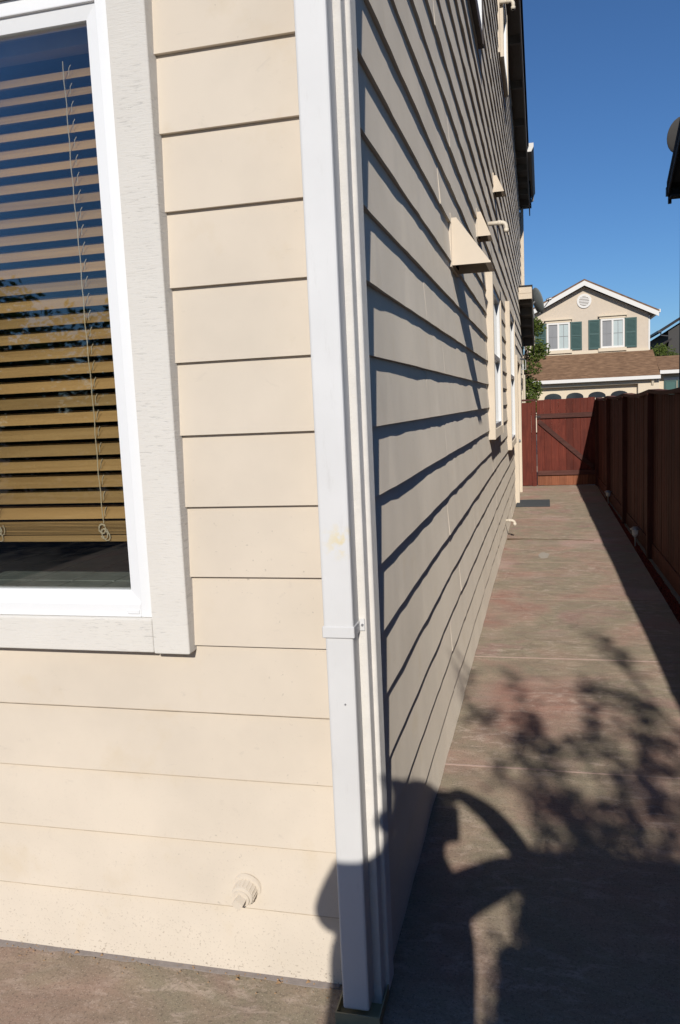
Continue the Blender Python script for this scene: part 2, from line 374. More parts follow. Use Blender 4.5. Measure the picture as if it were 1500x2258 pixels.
# grit and leaf crumbs lying along the wall foot
b = B(); rr = random.Random(41)
for k in range(170):
    x = rr.uniform(-2.3, -0.60); y = 2.112-abs(rr.gauss(0, 0.03)); r = rr.uniform(0.0012, 0.0042) if rr.random() < 0.93 else rr.uniform(0.005, 0.009)
    vs = [b.bm.verts.new((x+dx*r*rr.uniform(.6, 1.4), y+dy*r*rr.uniform(.6, 1.4), 0.003+dz*r)) for dx, dy, dz in ((1, 0, .2), (-.5, .8, .2), (-.5, -.8, .2), (0, 0, 1.1))]
    for f in ((0, 1, 3), (1, 2, 3), (2, 0, 3), (2, 1, 0)): b.bm.faces.new([vs[i] for i in f])
tag(b.make('grit', plain('tan_grit', (0.38, 0.24, 0.13), 0.9, 0.1, 0, 0.6, 90, 0)), 'tan grit and crumbs scattered along the foot of the front wall', 'grit', kind='stuff')

# ================================================================== OUR HOUSE
house = thing('siding_house', (-3.0, 10.0, 0), 'cream two storey house with lapped siding beside the path', 'house')
XB, YB = -0.470, 2.116        # butt line of the boards on the side and front wall
T0, DT = 0.0125, 0.0145
YF = 19.3                     # far end of the side wall
def ztop(y): return 7.12-0.185*(y-12.4) if y > 9.3 else 7.12+0.185*3.1-0.185*(9.3-y)

def side_board(z, y0, y1, htop, seed):
    """lapped plank on the side wall, slightly bowed so its shadow wanders"""
    bm = bmesh.new(); n = max(3, int((y1-y0)/0.10)); rows = []
    for k in range(n+1):
        y = y0+(y1-y0)*k/n
        w = 0.0042*noise.noise((y*1.1, seed*3.7, 0.3)) + 0.0032*noise.noise((y*3.6, seed*1.9, 2.0)) + 0.0020*noise.noise((y*11, seed*1.3, 7.0))
        wt = 0.0015*noise.noise((y*1.3, seed*5.1, 9.0))
        dz = 0.0012*noise.noise((y*2.0, seed*2.3, 4.0))
        rows.append([bm.verts.new(p) for p in ((XB+w, y, z+dz), (XB-DT+wt, y, z+htop), (XB-DT-T0, y, z+htop), (XB-T0-0.003, y, z+dz))])
    for a, b in zip(rows, rows[1:]):
        for i in range(4): bm.faces.new([a[i], b[i], b[(i+1) % 4], a[(i+1) % 4]])
    bm.faces.new(rows[0][::-1]); bm.faces.new(rows[-1])
    o = B(); o.bm.free(); o.bm = bm
    return o.make('siding_board', SIDING, house)
ra = random.Random(3)
SB_Y0 = 2.172
forced = {4: [4.9, 8.6], 5: [], }
k = 0
while True:
    z = 0.012+0.2*k if k else 0.004
    if z > 7.6: break
    ht = 0.215 if k else 0.223
    # the stretch of wall below the rake at this height
    lim = [y*0.05+SB_Y0 for y in range(0, int((YF-SB_Y0)/0.05)+1) if ztop(y*0.05+SB_Y0) > z+0.02]
    if lim:
        a, e = min(lim), max(lim)
        cuts = [a]; y = a + ra.choice([1.3, 2.4, 3.4, 2.9, 1.9])
        while y < e-0.6: cuts.append(y); y += 3.66
        cuts.append(e)
        for c0, c1 in zip(cuts, cuts[1:]):
            side_board(z, c0+0.0008, c1-0.0008, ht, k*1.37+c0)
    k += 1
# front boards, cut round the window
WX0, WX1, WZ0, WZ1 = -2.62, -0.995, 1.0, 2.88
def front_board(z, x0, x1, ht, seed):
    bm = bmesh.new(); n = max(2, int((x1-x0)/0.25)); rows = []
    for k in range(n+1):
        x = x0+(x1-x0)*k/n
        w = 0.0012*noise.noise((x*1.7, seed*3.1, 1.0)); dz = 0.0010*noise.noise((x*1.5, seed*2.7, 3.0))
        rows.append([bm.verts.new(p) for p in ((x, YB+w, z+dz), (x, YB+DT, z+ht), (x, YB+DT+T0, z+ht), (x, YB+T0, z+dz))])
    for a, b in zip(rows, rows[1:]):
        for i in range(4): bm.faces.new([a[i], b[i], b[(i+1) % 4], a[(i+1) % 4]])
    bm.faces.new(rows[0][::-1]); bm.faces.new(rows[-1])
    o = B(); o.bm.free(); o.bm = bm
    return o.make('siding_board', SIDING, house)
for k in range(0, 32):
    z = 0.012+0.2*k if k else 0.004
    ht = 0.215 if k else 0.223
    x1 = -0.571
    if WZ0-0.01 < z < WZ1-0.05:
        front_board(z, WX1+0.006, x1, ht, k); front_board(z, -5.4, WX0-0.006, ht, k+50)
    else: front_board(z, -5.4, x1, ht, k)
SEAM = plain('dirty_caulk', (0.49, 0.405, 0.30), 0.8, 0.1, 0, 0.35, 25, 0.3)
for k in range(1, 5):
    z = 0.012+0.2*k; b = B(); n = 48; xs = [-5.4+(5.4-0.571)*i/n for i in range(n+1)]
    hh = [0.0008+0.0011*abs(noise.noise((x*4, k*3.3, 8.0))) for x in xs]
    yy = [YB+0.0012*noise.noise((x*1.7, k*3.1, 1.0))-0.0006 for x in xs]
    for i in range(n):
        b.hexa([(xs[i], yy[i], z-hh[i]), (xs[i], yy[i]+0.004, z-hh[i]), (xs[i], yy[i]+0.004, z+hh[i]), (xs[i], yy[i], z+hh[i])],
               [(xs[i+1], yy[i+1], z-hh[i+1]), (xs[i+1], yy[i+1]+0.004, z-hh[i+1]), (xs[i+1], yy[i+1]+0.004, z+hh[i+1]), (xs[i+1], yy[i+1], z+hh[i+1])])
    b.make('caulk_seam', SEAM, house)
# sheathing (with the window opening) and the room behind it
b = B(); y0, y1 = YB+0.028, YB+0.05
b.box(-5.4, -0.52, y0, y1, 0.0, WZ0+0.05); b.box(-5.4, -0.52, y0, y1, WZ1-0.05, 6.4)
b.box(-5.4, WX0+0.05, y0, y1, WZ0+0.05, WZ1-0.05); b.box(WX1-0.05, -0.52, y0, y1, WZ0+0.05, WZ1-0.05)
b.make('front_sheathing', SHEATH, house)
b = B(); pts = [(2.15, 0), (YF, 0), (YF, ztop(YF)), (9.3, ztop(9.3)), (2.15, ztop(2.15))]
b.prism(pts, 'x', -0.52, -0.499); b.make('side_sheathing', SHEATH, house)
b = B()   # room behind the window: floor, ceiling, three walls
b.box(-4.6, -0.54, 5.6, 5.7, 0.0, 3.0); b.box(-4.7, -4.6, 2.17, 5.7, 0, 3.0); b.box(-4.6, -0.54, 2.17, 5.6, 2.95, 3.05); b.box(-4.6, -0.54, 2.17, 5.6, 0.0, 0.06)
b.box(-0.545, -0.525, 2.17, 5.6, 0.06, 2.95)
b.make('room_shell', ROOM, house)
b = B(); b.box(-9.4, -5.4, 2.15, YF, 0, 6.2); b.box(-5.4, -0.53, YF-0.02, YF, 0, 5.8); b.make('house_core', SIDING, house)
# corner boards
b = B(); b.box(-0.570, -0.4618, 2.050, 2.135, 0.01, 6.5, 0.004, 2); b.make('corner_board', CORNER, house, 'thick rough front corner board behind the downspout')
b = B(); b.box(-0.498, -0.450, 2.100, 2.174, 0.012, 6.5, 0.006, 3); b.make('corner_board', CORNER, house, 'sawn corner board on the side wall')
b = B(); b.box(-0.50, -0.448, YF-0.10, YF+0.01, 0.0, 5.75, 0.003); b.make('corner_board', CREAMTRIM, house)
# downspout
ds = B(); ds.box(-0.558, -0.4834, 1.985, 2.0485, 0.035, 1.10, 0.006, 2)
ds = ds.make('downspout', SPOUT, house, 'pale grey rectangular downspout running down the house corner')
u_ = B(); u_.box(-0.5605, -0.4812, 1.9825, 2.0490, 1.108, 6.5, 0.006, 2); u_.make('upper_length', SPOUT, ds)
c_ = B(); c_.box(-0.5635, -0.4785, 1.9795, 2.0495, 1.083, 1.1135, 0.002); c_.make('joint_band', SPOUT, ds)
c_ = B(); c_.box(-0.4785, -0.4655, 2.0450, 2.0497, 1.086, 1.118, 0.001); c_.make('strap_tab', SPOUT, ds)
c_ = B(); c_.tube([(-0.4715, 2.0455, 1.102), (-0.4715, 2.0415, 1.102)], [0.0038, 0.003], 8); c_.make('screw', METAL, ds)
c_ = B(); c_.tube([(-0.512, 1.985, 0.905), (-0.512, 1.9825, 0.905)], [0.003, 0.002], 8); c_.make('screw', METAL, ds)
bt = B()
x0, x1, y0, y1, z1 = -0.576, -0.452, 1.966, 2.062, 0.036; w = 0.004
bt.box(x0, x1, y0, y0+w, 0.0, z1); bt.box(x0, x0+w, y0+w, y1, 0.0, z1); bt.box(x1-w, x1, y0+w, y1+0.04, 0.0, z1); bt.box(x0+w, x1-w, y0+w, y1, 0.0, 0.012)
bt.make('drain_boot', OLIVE, ds, 'olive open topped plastic drain boot at the foot of the downspout')

# cleanout plug on the front wall
cp = thing('cleanout_plug', (-0.885, 2.10, 0.27), 'cream painted pipe plug with square nut low on the front wall', 'pipe plug')
def disc_tube(b, p0, p1, r0, r1, n=28): b.tube([p0, p1], [r0, r1], n)
ax = Vector((-0.10, -1.0, -0.22)).normalized(); p = Vector((-0.872, 2.128, 0.275))
b = B(); b.tube([p+ax*0.0, p+ax*0.008, p+ax*0.010], [0.046, 0.044, 0.036], 28); b.make('flange', SIDING, cp)
b = B(); b.tube([p+ax*0.006, p+ax*0.042, p+ax*0.046], [0.034, 0.033, 0.030], 28); b.make('collar', SIDING, cp)
for k in range(18):
    a = 2*math.pi*k/18; e1 = ax.orthogonal().normalized(); e2 = ax.cross(e1); d = e1*math.cos(a)+e2*math.sin(a)
    b = B(); q = p+d*0.0335; b.tube([q+ax*0.012, q+ax*0.038], 0.0022, 5); b.make('grip_rib', SIDING, cp)
b = B(); b.tube([p+ax*0.044, p+ax*0.052], [0.027, 0.026], 28); b.make('cap', SIDING, cp)
b = B(); e1 = (Vector((1, 0, -0.75)) - ax*Vector((1, 0, -0.75)).dot(ax)).normalized(); e2 = ax.cross(e1); s_ = 0.0135
q0 = [p+ax*0.050+e1*s_*i+e2*s_*j for i, j in ((-1, -1), (1, -1), (1, 1), (-1, 1))]; b.hexa(q0, [v+ax*0.026 for v in q0]); b.make('square_nut', SIDING, cp)

# ---- front window
fw = B(); fw.box(-1.094, -0.984, 2.078, 2.135, 0.995, 2.90, 0.004, 2)
window = B(); y0 = 2.098
# vinyl outer frame
window.box(-1.136, -1.0965, y0, 2.16, 1.0955, 2.80, 0.003, 2); window.box(-2.52, -2.48, y0, 2.16, 1.0955, 2.80, 0.003, 2)
window.box(-2.48, -1.136, y0, 2.16, 1.0955, 1.136, 0.003, 2); window.box(-2.48, -1.136, y0, 2.16, 2.760, 2.80, 0.003, 2)
wf = window.make('window', VINYL, house, 'white vinyl framed front window with wide painted trim')
def bead(pts):
    b = B(); b.hexa(*pts); return b
# sloping inner bead, mitred
xa, xb, za, zb = -2.48, -1.136, 1.136, 2.760; w = 0.036; ya, yb = 2.106, 2.116
def mitre(p, q, ip, iq, name):
    b = B()
    b.hexa([(p[0], ya, p[1]), (p[0], 2.15, p[1]), (ip[0], 2.15, ip[1]), (ip[0], yb, ip[1])], [(q[0], ya, q[1]), (q[0], 2.15, q[1]), (iq[0], 2.15, iq[1]), (iq[0], yb, iq[1])])
    b.make(name, VINYL, wf)
A_, B_, C_, D_ = (xa, za), (xb, za), (xb, zb), (xa, zb)
a_, b_, c_, d_ = (xa+w, za+w), (xb-w, za+w), (xb-w, zb-w), (xa+w, zb-w)
for p, q, ip, iq in ((A_, B_, a_, b_), (B_, C_, b_, c_), (C_, D_, c_, d_), (D_, A_, d_, a_)): mitre(p, q, ip, iq, 'sash_rail')
b = B(); b.box(xa+w-0.004, xb-w+0.004, 2.124, 2.130, za+w-0.004, zb-w+0.004); b.make('pane', GLASS, wf)
b = B(); b.box(-1.85, -1.81, 2.108, 2.123, za+w, zb-w); b.make('meeting_stile', VINYL, wf)
b = B(); b.box(-1.178, -1.140, 2.0945, 2.0985, 1.106, 1.118, 0.0015); b.make('weep_cover', VINYL, wf)
fw.make('window_trim', WTRIM, wf, 'cracked white painted side trim board')
b = B(); b.box(-2.62, -1.0955, 2.080, 2.135, 0.997, 1.0945, 0.004, 2); b.make('window_trim', WTRIM, wf)
b = B(); b.box(-2.62, -1.0955, 2.080, 2.135, 2.801, 2.90, 0.004, 2); b.make('window_trim', WTRIM, wf)
b = B(); b.box(-2.63, -2.521, 2.078, 2.135, 1.0955, 2.80, 0.004, 2); b.make('window_trim', WTRIM, wf)
# white lining of the opening
b = B(); b.box(-1.10, -1.085, 2.16, 2.30, 1.08, 2.82); b.box(-2.53, -2.515, 2.16, 2.30, 1.08, 2.82); b.box(-2.515, -1.10, 2.16, 2.30, 2.80, 2.82)
b.make('reveal', VINYL, wf)

# ---- blind
bl = thing('window_blind', (-1.7, 2.2, 1.3), 'tan wooden slatted blind hanging behind the front window glass', 'blind')
bx0, bx1, by = -2.50, -1.150, 2.205
pitch_, sw, tilt = 0.0478, 0.050, R(46)
nsl = 27; z = 1.392
slat_me = None
for k in range(nsl):
    zc = 1.392+pitch_*k; t = tilt + R(random.uniform(-2, 2)); b = B(); n = 6; prof = []
    for i in range(n+1):
        u = (i/n-0.5)*sw; crown = 0.0022*(1-(2*i/n-1)**2)
        prof.append((u*math.cos(t)-crown*math.sin(t), u*math.sin(t)+crown*math.cos(t)))
    lo = [(y-0.0024*-math.sin(t)*-1, zz-0.0024*math.cos(t)) for y, zz in prof]
    b.prism([(by+y, zc+zz) for y, zz in prof+lo[::-1]], 'x', bx0, bx1); b.make('slat', BLIND, bl)
for k in range(9):
    b = B(); zc = 1.3275+0.0043*k; b.box(bx0, bx1, by-0.024+random.uniform(-.0012, .0012), by+0.024, zc-0.0013, zc+0.0013); b.make('slat', BLIND, bl)
b = B(); b.box(bx0, bx1, by-0.024, by+0.024, 1.3035, 1.3225, 0.003, 2); b.make('bottom_rail', BLIND, bl)
b = B(); b.box(bx0, bx1, by-0.025, by+0.03, 2.695, 2.745, 0.002); b.make('head_rail', SOFFIT, bl)
def ladder(x, nm):
    b = B(); pts = [(x+0.0012*math.sin(i*0.45)+0.010*(i/44), by-0.028+0.002*math.cos(i*1.7), 2.66-(2.66-1.36)*i/44) for i in range(45)]
    b.tube(pts, 0.0014, 5); b.make('lift_cord', CORD, bl)
    for k in range(nsl):
        zc = 1.392+pitch_*k
        b = B(); b.tube([(x+0.013, by-0.021, zc-0.012), (x+0.016, by-0.023, zc+0.006), (x+0.019, by-0.018, zc+0.016)], 0.0012, 4); b.make('ladder_loop', CORD, bl)
    for q in range(5):
        b = B(); rr = 0.008+0.003*random.random(); cx_, cz_ = x+0.012+random.uniform(-.012, .014), 1.335+random.uniform(-.02, .012)
        ph = random.uniform(0, 6)
        pts = [(cx_+rr*math.cos(ph+i*0.55)*1.2, by-0.029-0.001*i*0.3, cz_+rr*math.sin(ph+i*0.55)*(1+0.1*i)) for i in range(11)]
        b.tube(pts, 0.0014, 5); b.make('cord_knot', CORD, bl)
ladder(-1.290, 'a'); ladder(-1.655, 'b'); ladder(-2.2, 'c')

# ---- tiled counter indoors
ct = thing('tile_counter', (-1.7, 2.5, 0), 'green grey tiled counter seen through the gap under the blind', 'counter')
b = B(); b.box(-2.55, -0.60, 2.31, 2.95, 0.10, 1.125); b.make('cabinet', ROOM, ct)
b = B(); b.box(-2.55, -0.60, 2.175, 2.97, 1.126, 1.142); b.make('grout_bed', GROUT, ct)
for i in range(13):
    for j in range(5):
        x = -2.55+i*0.15; y = 2.178+j*0.157
        b = B(); b.box(x+0.003, x+0.147, y+0.003, y+0.154, 1.1425, 1.150, 0.0015); b.make('tile', TILE, ct)

# ---- side windows, door
def side_window(y0, y1, z0, z1, label, dy=0.05, split=True, tw=0.085, tm=None):
    tm = tm or CREAMTRIM
    xo = XB+dy
    base = B(); base.box(XB-0.008, XB+0.006, y0+tw, y1-tw, z0+tw, z1-tw)
    w = base.make('window', DGLASS, house, label)
    for a in ((y0, y0+tw, z0, z1), (y1-tw, y1, z0, z1)):
        b = B(); b.box(XB-0.012, xo, *a, 0.002); b.make('window_trim', tm, w)
    for a in ((z0+0.002, z0+tw), (z1-tw, z1-0.002)):
        b = B(); b.box(XB-0.012, xo-0.004, y0+tw, y1-tw, *a, 0.002); b.make('window_trim', tm, w)
    f = 0.045; yi0, yi1, zi0, zi1 = y0+tw, y1-tw, z0+tw, z1-tw; xf = XB+0.036
    for a in ((yi0, yi0+f, zi0, zi1), (yi1-f, yi1, zi0, zi1)):
        b = B(); b.box(XB+0.004, xf, *a, 0.002); b.make('frame', VINYL, w)
    zs = [zi0, zi1-f] + ([(zi0+zi1)/2] if split else [])
    for zz in zs:
        b = B(); b.box(XB+0.004, xf-0.003, yi0+f, yi1-f, zz, zz+f, 0.002); b.make('frame', VINYL, w)
    return w
side_window(7.33, 8.80, 1.33, 2.77, 'white framed side window below the big vent hood')
side_window(10.93, 12.85, 1.02, 2.92, 'tall white framed side window next to the side door')
side_window(5.55, 7.02, 4.44, 5.9, 'upper side window with trim coloured dark as in shadow at the top of the picture', 0.04, tm=plain('shadow_brown_trim', (0.11, 0.085, 0.07)))  # shadow on this trim is put into its brown colour
side_window(10.62, 12.0, 5.74, 6.75, 'small upper side window tucked under the roof overhang', 0.05, False)
dr = B(); dr.box(XB-0.01, XB+0.012, 13.55, 15.15, 0.02, 2.28)
dr = dr.make('door', VINYL, house, 'white side door in cream trim')
for a in ((13.42, 13.55, 0.0, 2.37), (15.15, 15.28, 0.0, 2.37)):
    b = B(); b.box(XB-0.012, XB+0.06, *a, 0.003); b.make('door_trim', CREAMTRIM, dr)
b = B(); b.box(XB-0.012, XB+0.055, 13.55, 15.15, 2.28, 2.368, 0.003); b.make('door_trim', CREAMTRIM, dr)
for zz in (0.25, 1.25):
    b = B(); b.box(XB+0.010, XB+0.02, 13.75, 14.95, zz, zz+0.8, 0.004); b.make('door_panel', VINYL, dr)
b = B(); b.tube([(XB+0.012, 13.66, 1.0), (XB+0.06, 13.66, 1.0)], 0.012, 8); b.tube([(XB+0.06, 13.66, 1.0), (XB+0.085, 13.66, 1.0)], [0.028, 0.022], 12); b.make('door_knob', METAL, dr)
b = B(); b.box(-0.46, 0.06, 13.02, 13.80, 0.002, 0.022, 0.004); tag(b.make('doormat', MAT), 'dark grey rubber doormat on the path by the side door', 'doormat')

# ---- vent hoods
def hood(y0, y1, z0, z1, p, label, flange=0.03):
    w = 0.0035
    b = B()
    b.hexa([(XB+0.001, y0, z0), (XB+p, y0, z0), (XB+0.028, y0, z1), (XB+0.001, y0, z1)], [(XB+0.001, y0+w, z0), (XB+p, y0+w, z0), (XB+0.028, y0+w, z1), (XB+0.001, y0+w, z1)])
    b.hexa([(XB+0.001, y1-w, z0), (XB+p, y1-w, z0), (XB+0.028, y1-w, z1), (XB+0.001, y1-w, z1)], [(XB+0.001, y1, z0), (XB+p, y1, z0), (XB+0.028, y1, z1), (XB+0.001, y1, z1)])
    b.hexa([(XB+p-w, y0+w, z0), (XB+p, y0+w, z0), (XB+p, y1-w, z0), (XB+p-w, y1-w, z0)], [(XB+0.028-w, y0+w, z1), (XB+0.028, y0+w, z1), (XB+0.028, y1-w, z1), (XB+0.028-w, y1-w, z1)])
    b.box(XB+0.001, XB+0.028, y0+w, y1-w, z1-w, z1)
    h = b.make('vent_hood', CREAMTRIM, house, label)
    b = B(); b.box(XB-0.012, XB+0.0008, y0-flange, y1+flange, z0-0.01, z1+0.02); b.make('flange', CREAMTRIM, h)
    b = B(); b.box(XB+0.002, XB+0.006, y0+0.02, y1-0.02, z0+0.02, z1-0.02); b.make('duct', DARK, h)
    b = B(); b.hexa([(XB+p-0.03, y0+w+.001, z0+0.001), (XB+p-w-.0005, y0+w+.001, z0+0.001), (XB+p-w-.0005, y0+w+.001, z0+0.012), (XB+p-0.03, y0+w+.001, z0+0.012)],
                    [(XB+p-0.03, y1-w-.001, z0+0.001), (XB+p-w-.0005, y1-w-.001, z0+0.001), (XB+p-w-.0005, y1-w-.001, z0+0.012), (XB+p-0.03, y1-w-.001, z0+0.012)]); b.make('lip', CREAMTRIM, h)
    return h
hood(4.53, 4.86, 2.395, 2.64, 0.205, 'largest cream triangular vent hood, nearest the corner')
hood(6.38, 6.62, 2.885, 3.06, 0.10, 'smaller cream vent hood just behind the largest one')
hood(8.78, 9.02, 3.76, 3.92, 0.10, 'highest and farthest cream vent hood')
def elbow(y, z, out, drop, r, label):
    b = B(); pts = [(XB-0.01, y, z), (XB+out-0.04, y, z)]
    for k in range(1, 6):
        a = k*math.pi/10; pts.append((XB+out-0.04+0.04*math.sin(a), y, z-0.04*(1-math.cos(a))))
    pts.append((XB+out, y, z-drop)); b.tube(pts, r, 12)
    o = b.make('drain_pipe', PVC, house, label, smooth=True)
    b = B(); b.tube([(XB+out-0.075, y, z), (XB+out-0.045, y, z)], r*1.22, 12); b.make('coupling', PVC, o, smooth=True)
    b = B(); b.tube([(XB+out, y, z-drop), (XB+out, y, z-drop+0.03)], r*1.22, 12); b.make('coupling', PVC, o, smooth=True)
    return o
elbow(7.80, 3.255, 0.155, 0.085, 0.019, 'cream pipe elbow between the vent hoods')
elbow(9.95, 0.235, 0.105, 0.06, 0.017, 'cream pipe elbow low on the wall above the path')
elbow(10.58, 6.33, 0.17, 0.10, 0.022, 'cream pipe elbow high under the roof overhang')
b = B(); b.box(-0.50, XB+0.012, 10.5, 10.62, 5.75, 6.42); b.make('pipe_cover', CREAMTRIM, house)

# ---- rake overhang, gutter, roof
XE = -0.262
def slope_box(b, y0, y1, x0, x1, f, t0, t1):
    b.hexa([(x0, y0, f(y0)+t0), (x1, y0, f(y0)+t0), (x1, y0, f(y0)+t1), (x0, y0, f(y0)+t1)], [(x0, y1, f(y1)+t0), (x1, y1, f(y1)+t0), (x1, y1, f(y1)+t1), (x0, y1, f(y1)+t1)])
rf = B()
slope_box(rf, 9.3, 19.75, -9.6, XE+0.03, ztop, 0.17, 0.21); slope_box(rf, 1.7, 9.3, -9.6, XE+0.03, ztop, 0.17, 0.21)
rf = rf.make('roof', DARKROOF, house)
b = B(); slope_box(b, 9.301, 19.7, XE-0.022, XE, ztop, -0.01, 0.168); slope_box(b, 1.72, 9.299, XE-0.022, XE, ztop, -0.01, 0.168); b.make('fascia', FASCIA, rf)
b = B(); slope_box(b, 9.301, 19.68, -0.50, XE-0.023, ztop, 0.15, 0.168); slope_box(b, 2.05, 9.299, -0.50, XE-0.023, ztop, 0.15, 0.168); b.make('soffit', SOFFIT, rf)
y = 2.6
while y < 19.4:
    if abs(y-9.3) > 0.1:
        b = B(); slope_box(b, y, y+0.045, -0.50, XE-0.024, ztop, 0.03, 0.149); b.make('lookout', SOFFIT, rf)
    y += 1.2 if y < 16 else 0.55
zg = lambda y: 6.36-0.118*(y-16.9)
gt = B()
prof = [(XE+0.002, 0.0), (XE+0.075, 0.0), (XE+0.118, 0.085), (XE+0.118, 0.155), (XE+0.108, 0.155), (XE+0.108, 0.09), (XE+0.07, 0.01), (XE+0.012, 0.01), (XE+0.012, 0.155), (XE+0.002, 0.155)]
bm = gt.bm; rings = []
for yy in (16.9, 19.35): rings.append([bm.verts.new((x, yy, zg(yy)+z)) for x, z in prof])
n = len(prof)
for i in range(n): bm.faces.new([rings[0][i], rings[0][(i+1) % n], rings[1][(i+1) % n], rings[1][i]])
bm.faces.new(rings[0]); bm.faces.new(rings[1][::-1])
gt = gt.make('gutter', FASCIA, house, 'short gutter at the far end of the roof edge')
for yy in (16.885, 19.355):
    b = B(); b.prism([(x, zg(yy)+z) for x, z in [prof[0], prof[1], prof[2], prof[3], prof[9]]], 'y', yy, yy+0.012); b.make('end_cap', FWHITE, gt)
b = B(); b.tube([(XE+0.06, 19.28, zg(19.28)), (XE+0.06, 19.28, zg(19.28)-0.08), (-0.43, 19.27, zg(19.28)-0.20), (-0.43, 19.27, zg(19.28)-0.30)], 0.032, 8); b.make('gutter_elbow', FASCIA, gt)
b = B(); b.box(-0.468, -0.402, 19.17, 19.29, 3.95, zg(19.28)-0.26, 0.005); b.make('downspout', CREAMTRIM, gt, 'cream downspout at the far end of the wall')
# lower lean-to roof at the far end
lf = lambda y: 3.655-0.40*(y-17.25)
lr = B(); slope_box(lr, 17.20, 19.6, -0.50, -0.205, lf, 0.215, 0.245); lr = lr.make('porch_roof', DARKROOF, house, 'low lean-to roof at the far end of the side wall')
b = B(); b.box(-0.485, -0.222, 17.22, 17.25, 3.655, 3.90, 0.002); b.make('fascia', CREAMTRIM, lr)
b = B(); b.box(-0.48, -0.226, 17.212, 17.219, 3.765, 3.895, 0.002); b.make('fascia_board', CREAMTRIM, lr)
b = B(); slope_box(b, 17.251, 19.55, -0.238, -0.215, lf, -0.01, 0.214); b.make('barge_board', FASCIA, lr)
b = B(); slope_box(b, 17.251, 19.5, -0.50, -0.239, lf, 0.19, 0.213); b.make('soffit', SOFFIT, lr)
for q in range(5):
    b = B(); yy = 17.5+q*0.45; slope_box(b, yy, yy+0.05, -0.50, -0.240, lf, 0.04, 0.189); b.make('rafter', SOFFIT, lr)
# conduits by the gate
for x in (-0.425, -0.385):
    b = B(); b.tube([(x, 16.9, 0.0), (x, 16.9, 2.15)], 0.018, 8); b.make('conduit', PVC, house)

# wall lantern
wl = thing('wall_lantern', (-0.42, 16.2, 2.3), 'grey glass wall lantern on the siding beyond the side door', 'lantern')
b = B(); b.box(-0.475, -0.458, 16.15, 16.25, 2.22, 2.42, 0.004); b.make('back_plate', DARKMETAL, wl)
b = B(); b.tube([(-0.46, 16.2, 2.40), (-0.43, 16.2, 2.44), (-0.40, 16.2, 2.43)], 0.008, 6); b.make('arm', DARKMETAL, wl)
b = B(); b.prism([(-0.45, 2.405), (-0.335, 2.405), (-0.375, 2.44), (-0.41, 2.44)], 'y', 16.14, 16.26); b.make('cap', DARKMETAL, wl)
for x in (-0.446, -0.346):
    for yy in (16.145, 16.245):
        b = B(); b.box(x, x+0.010, yy, yy+0.010, 2.235, 2.404); b.make('corner_bar', METAL, wl)
b = B(); b.box(-0.436, -0.346, 16.156, 16.244, 2.24, 2.403); b.make('pane', GLASS, wl)
b = B(); b.box(-0.448, -0.334, 16.143, 16.257, 2.225, 2.2345); b.make('base_plate', METAL, wl)
b = B(); b.tube([(-0.391, 16.2, 2.236), (-0.391, 16.2, 2.30), (-0.391, 16.2, 2.34)], [0.012, 0.022, 0.008], 8); b.make('bulb', FWHITE, wl)

# satellite dish
def dish(name, c, nrm, r, label, mat=None):
    t = thing(name, (c[0], c[1], c[2]-r), label, 'satellite dish')
    nrm = Vector(nrm).normalized(); c = Vector(c); e1 = nrm.cross(Vector((0, 0, 1))).normalized(); e2 = e1.cross(nrm)
    bm = bmesh.new(); rings = []
    for s, dz in ((1, 0), (0.985, -0.006)):
        rr = []
        for i in range(0, 7):
            q = i/6; rr.append([bm.verts.new(c+(e1*math.cos(a)+e2*1.1*math.sin(a))*r*q*s+nrm*(0.20*r*q*q+dz)) for a in (2*math.pi*k/24 for k in range(24))] if i else [bm.verts.new(c+nrm*dz)])
        for i in range(6):
            for k in range(24):
                if i == 0: bm.faces.new([rr[0][0], rr[1][k], rr[1][(k+1) % 24]])
                else: bm.faces.new([rr[i][k], rr[i+1][k], rr[i+1][(k+1) % 24], rr[i][(k+1) % 24]])
        rings.append(rr[-1])
    for k in range(24): bm.faces.new([rings[0][k], rings[0][(k+1) % 24], rings[1][(k+1) % 24], rings[1][k]])
    o = B(); o.bm.free(); o.bm = bm; o.make('reflector', mat or DISH, t, smooth=True)
    foc = c+nrm*r*1.15-e2*r*0.15
    b = B(); b.tube([c-e2*r*1.05+nrm*0.02, foc-e2*0.03], 0.012, 6); b.make('feed_arm', METAL, t)
    b = B(); b.tube([foc-nrm*0.05, foc+nrm*0.04], [0.022, 0.034], 10); b.tube([foc-nrm*0.03+e1*0.05, foc+nrm*0.03+e1*0.05], [0.02, 0.03], 10); b.make('feed_horn', METAL, t)
    b = B(); b.tube([c-nrm*0.02, c-nrm*0.10-e2*0.05, c-nrm*0.12-e2*r*1.3], 0.018, 6); b.make('mast', METAL, t)
    return t
dish('satellite_dish', (-0.155, 18.0, 3.68), (0.88, 0.40, 0.25), 0.25, 'grey satellite dish seen edge on at the low lean-to roof')

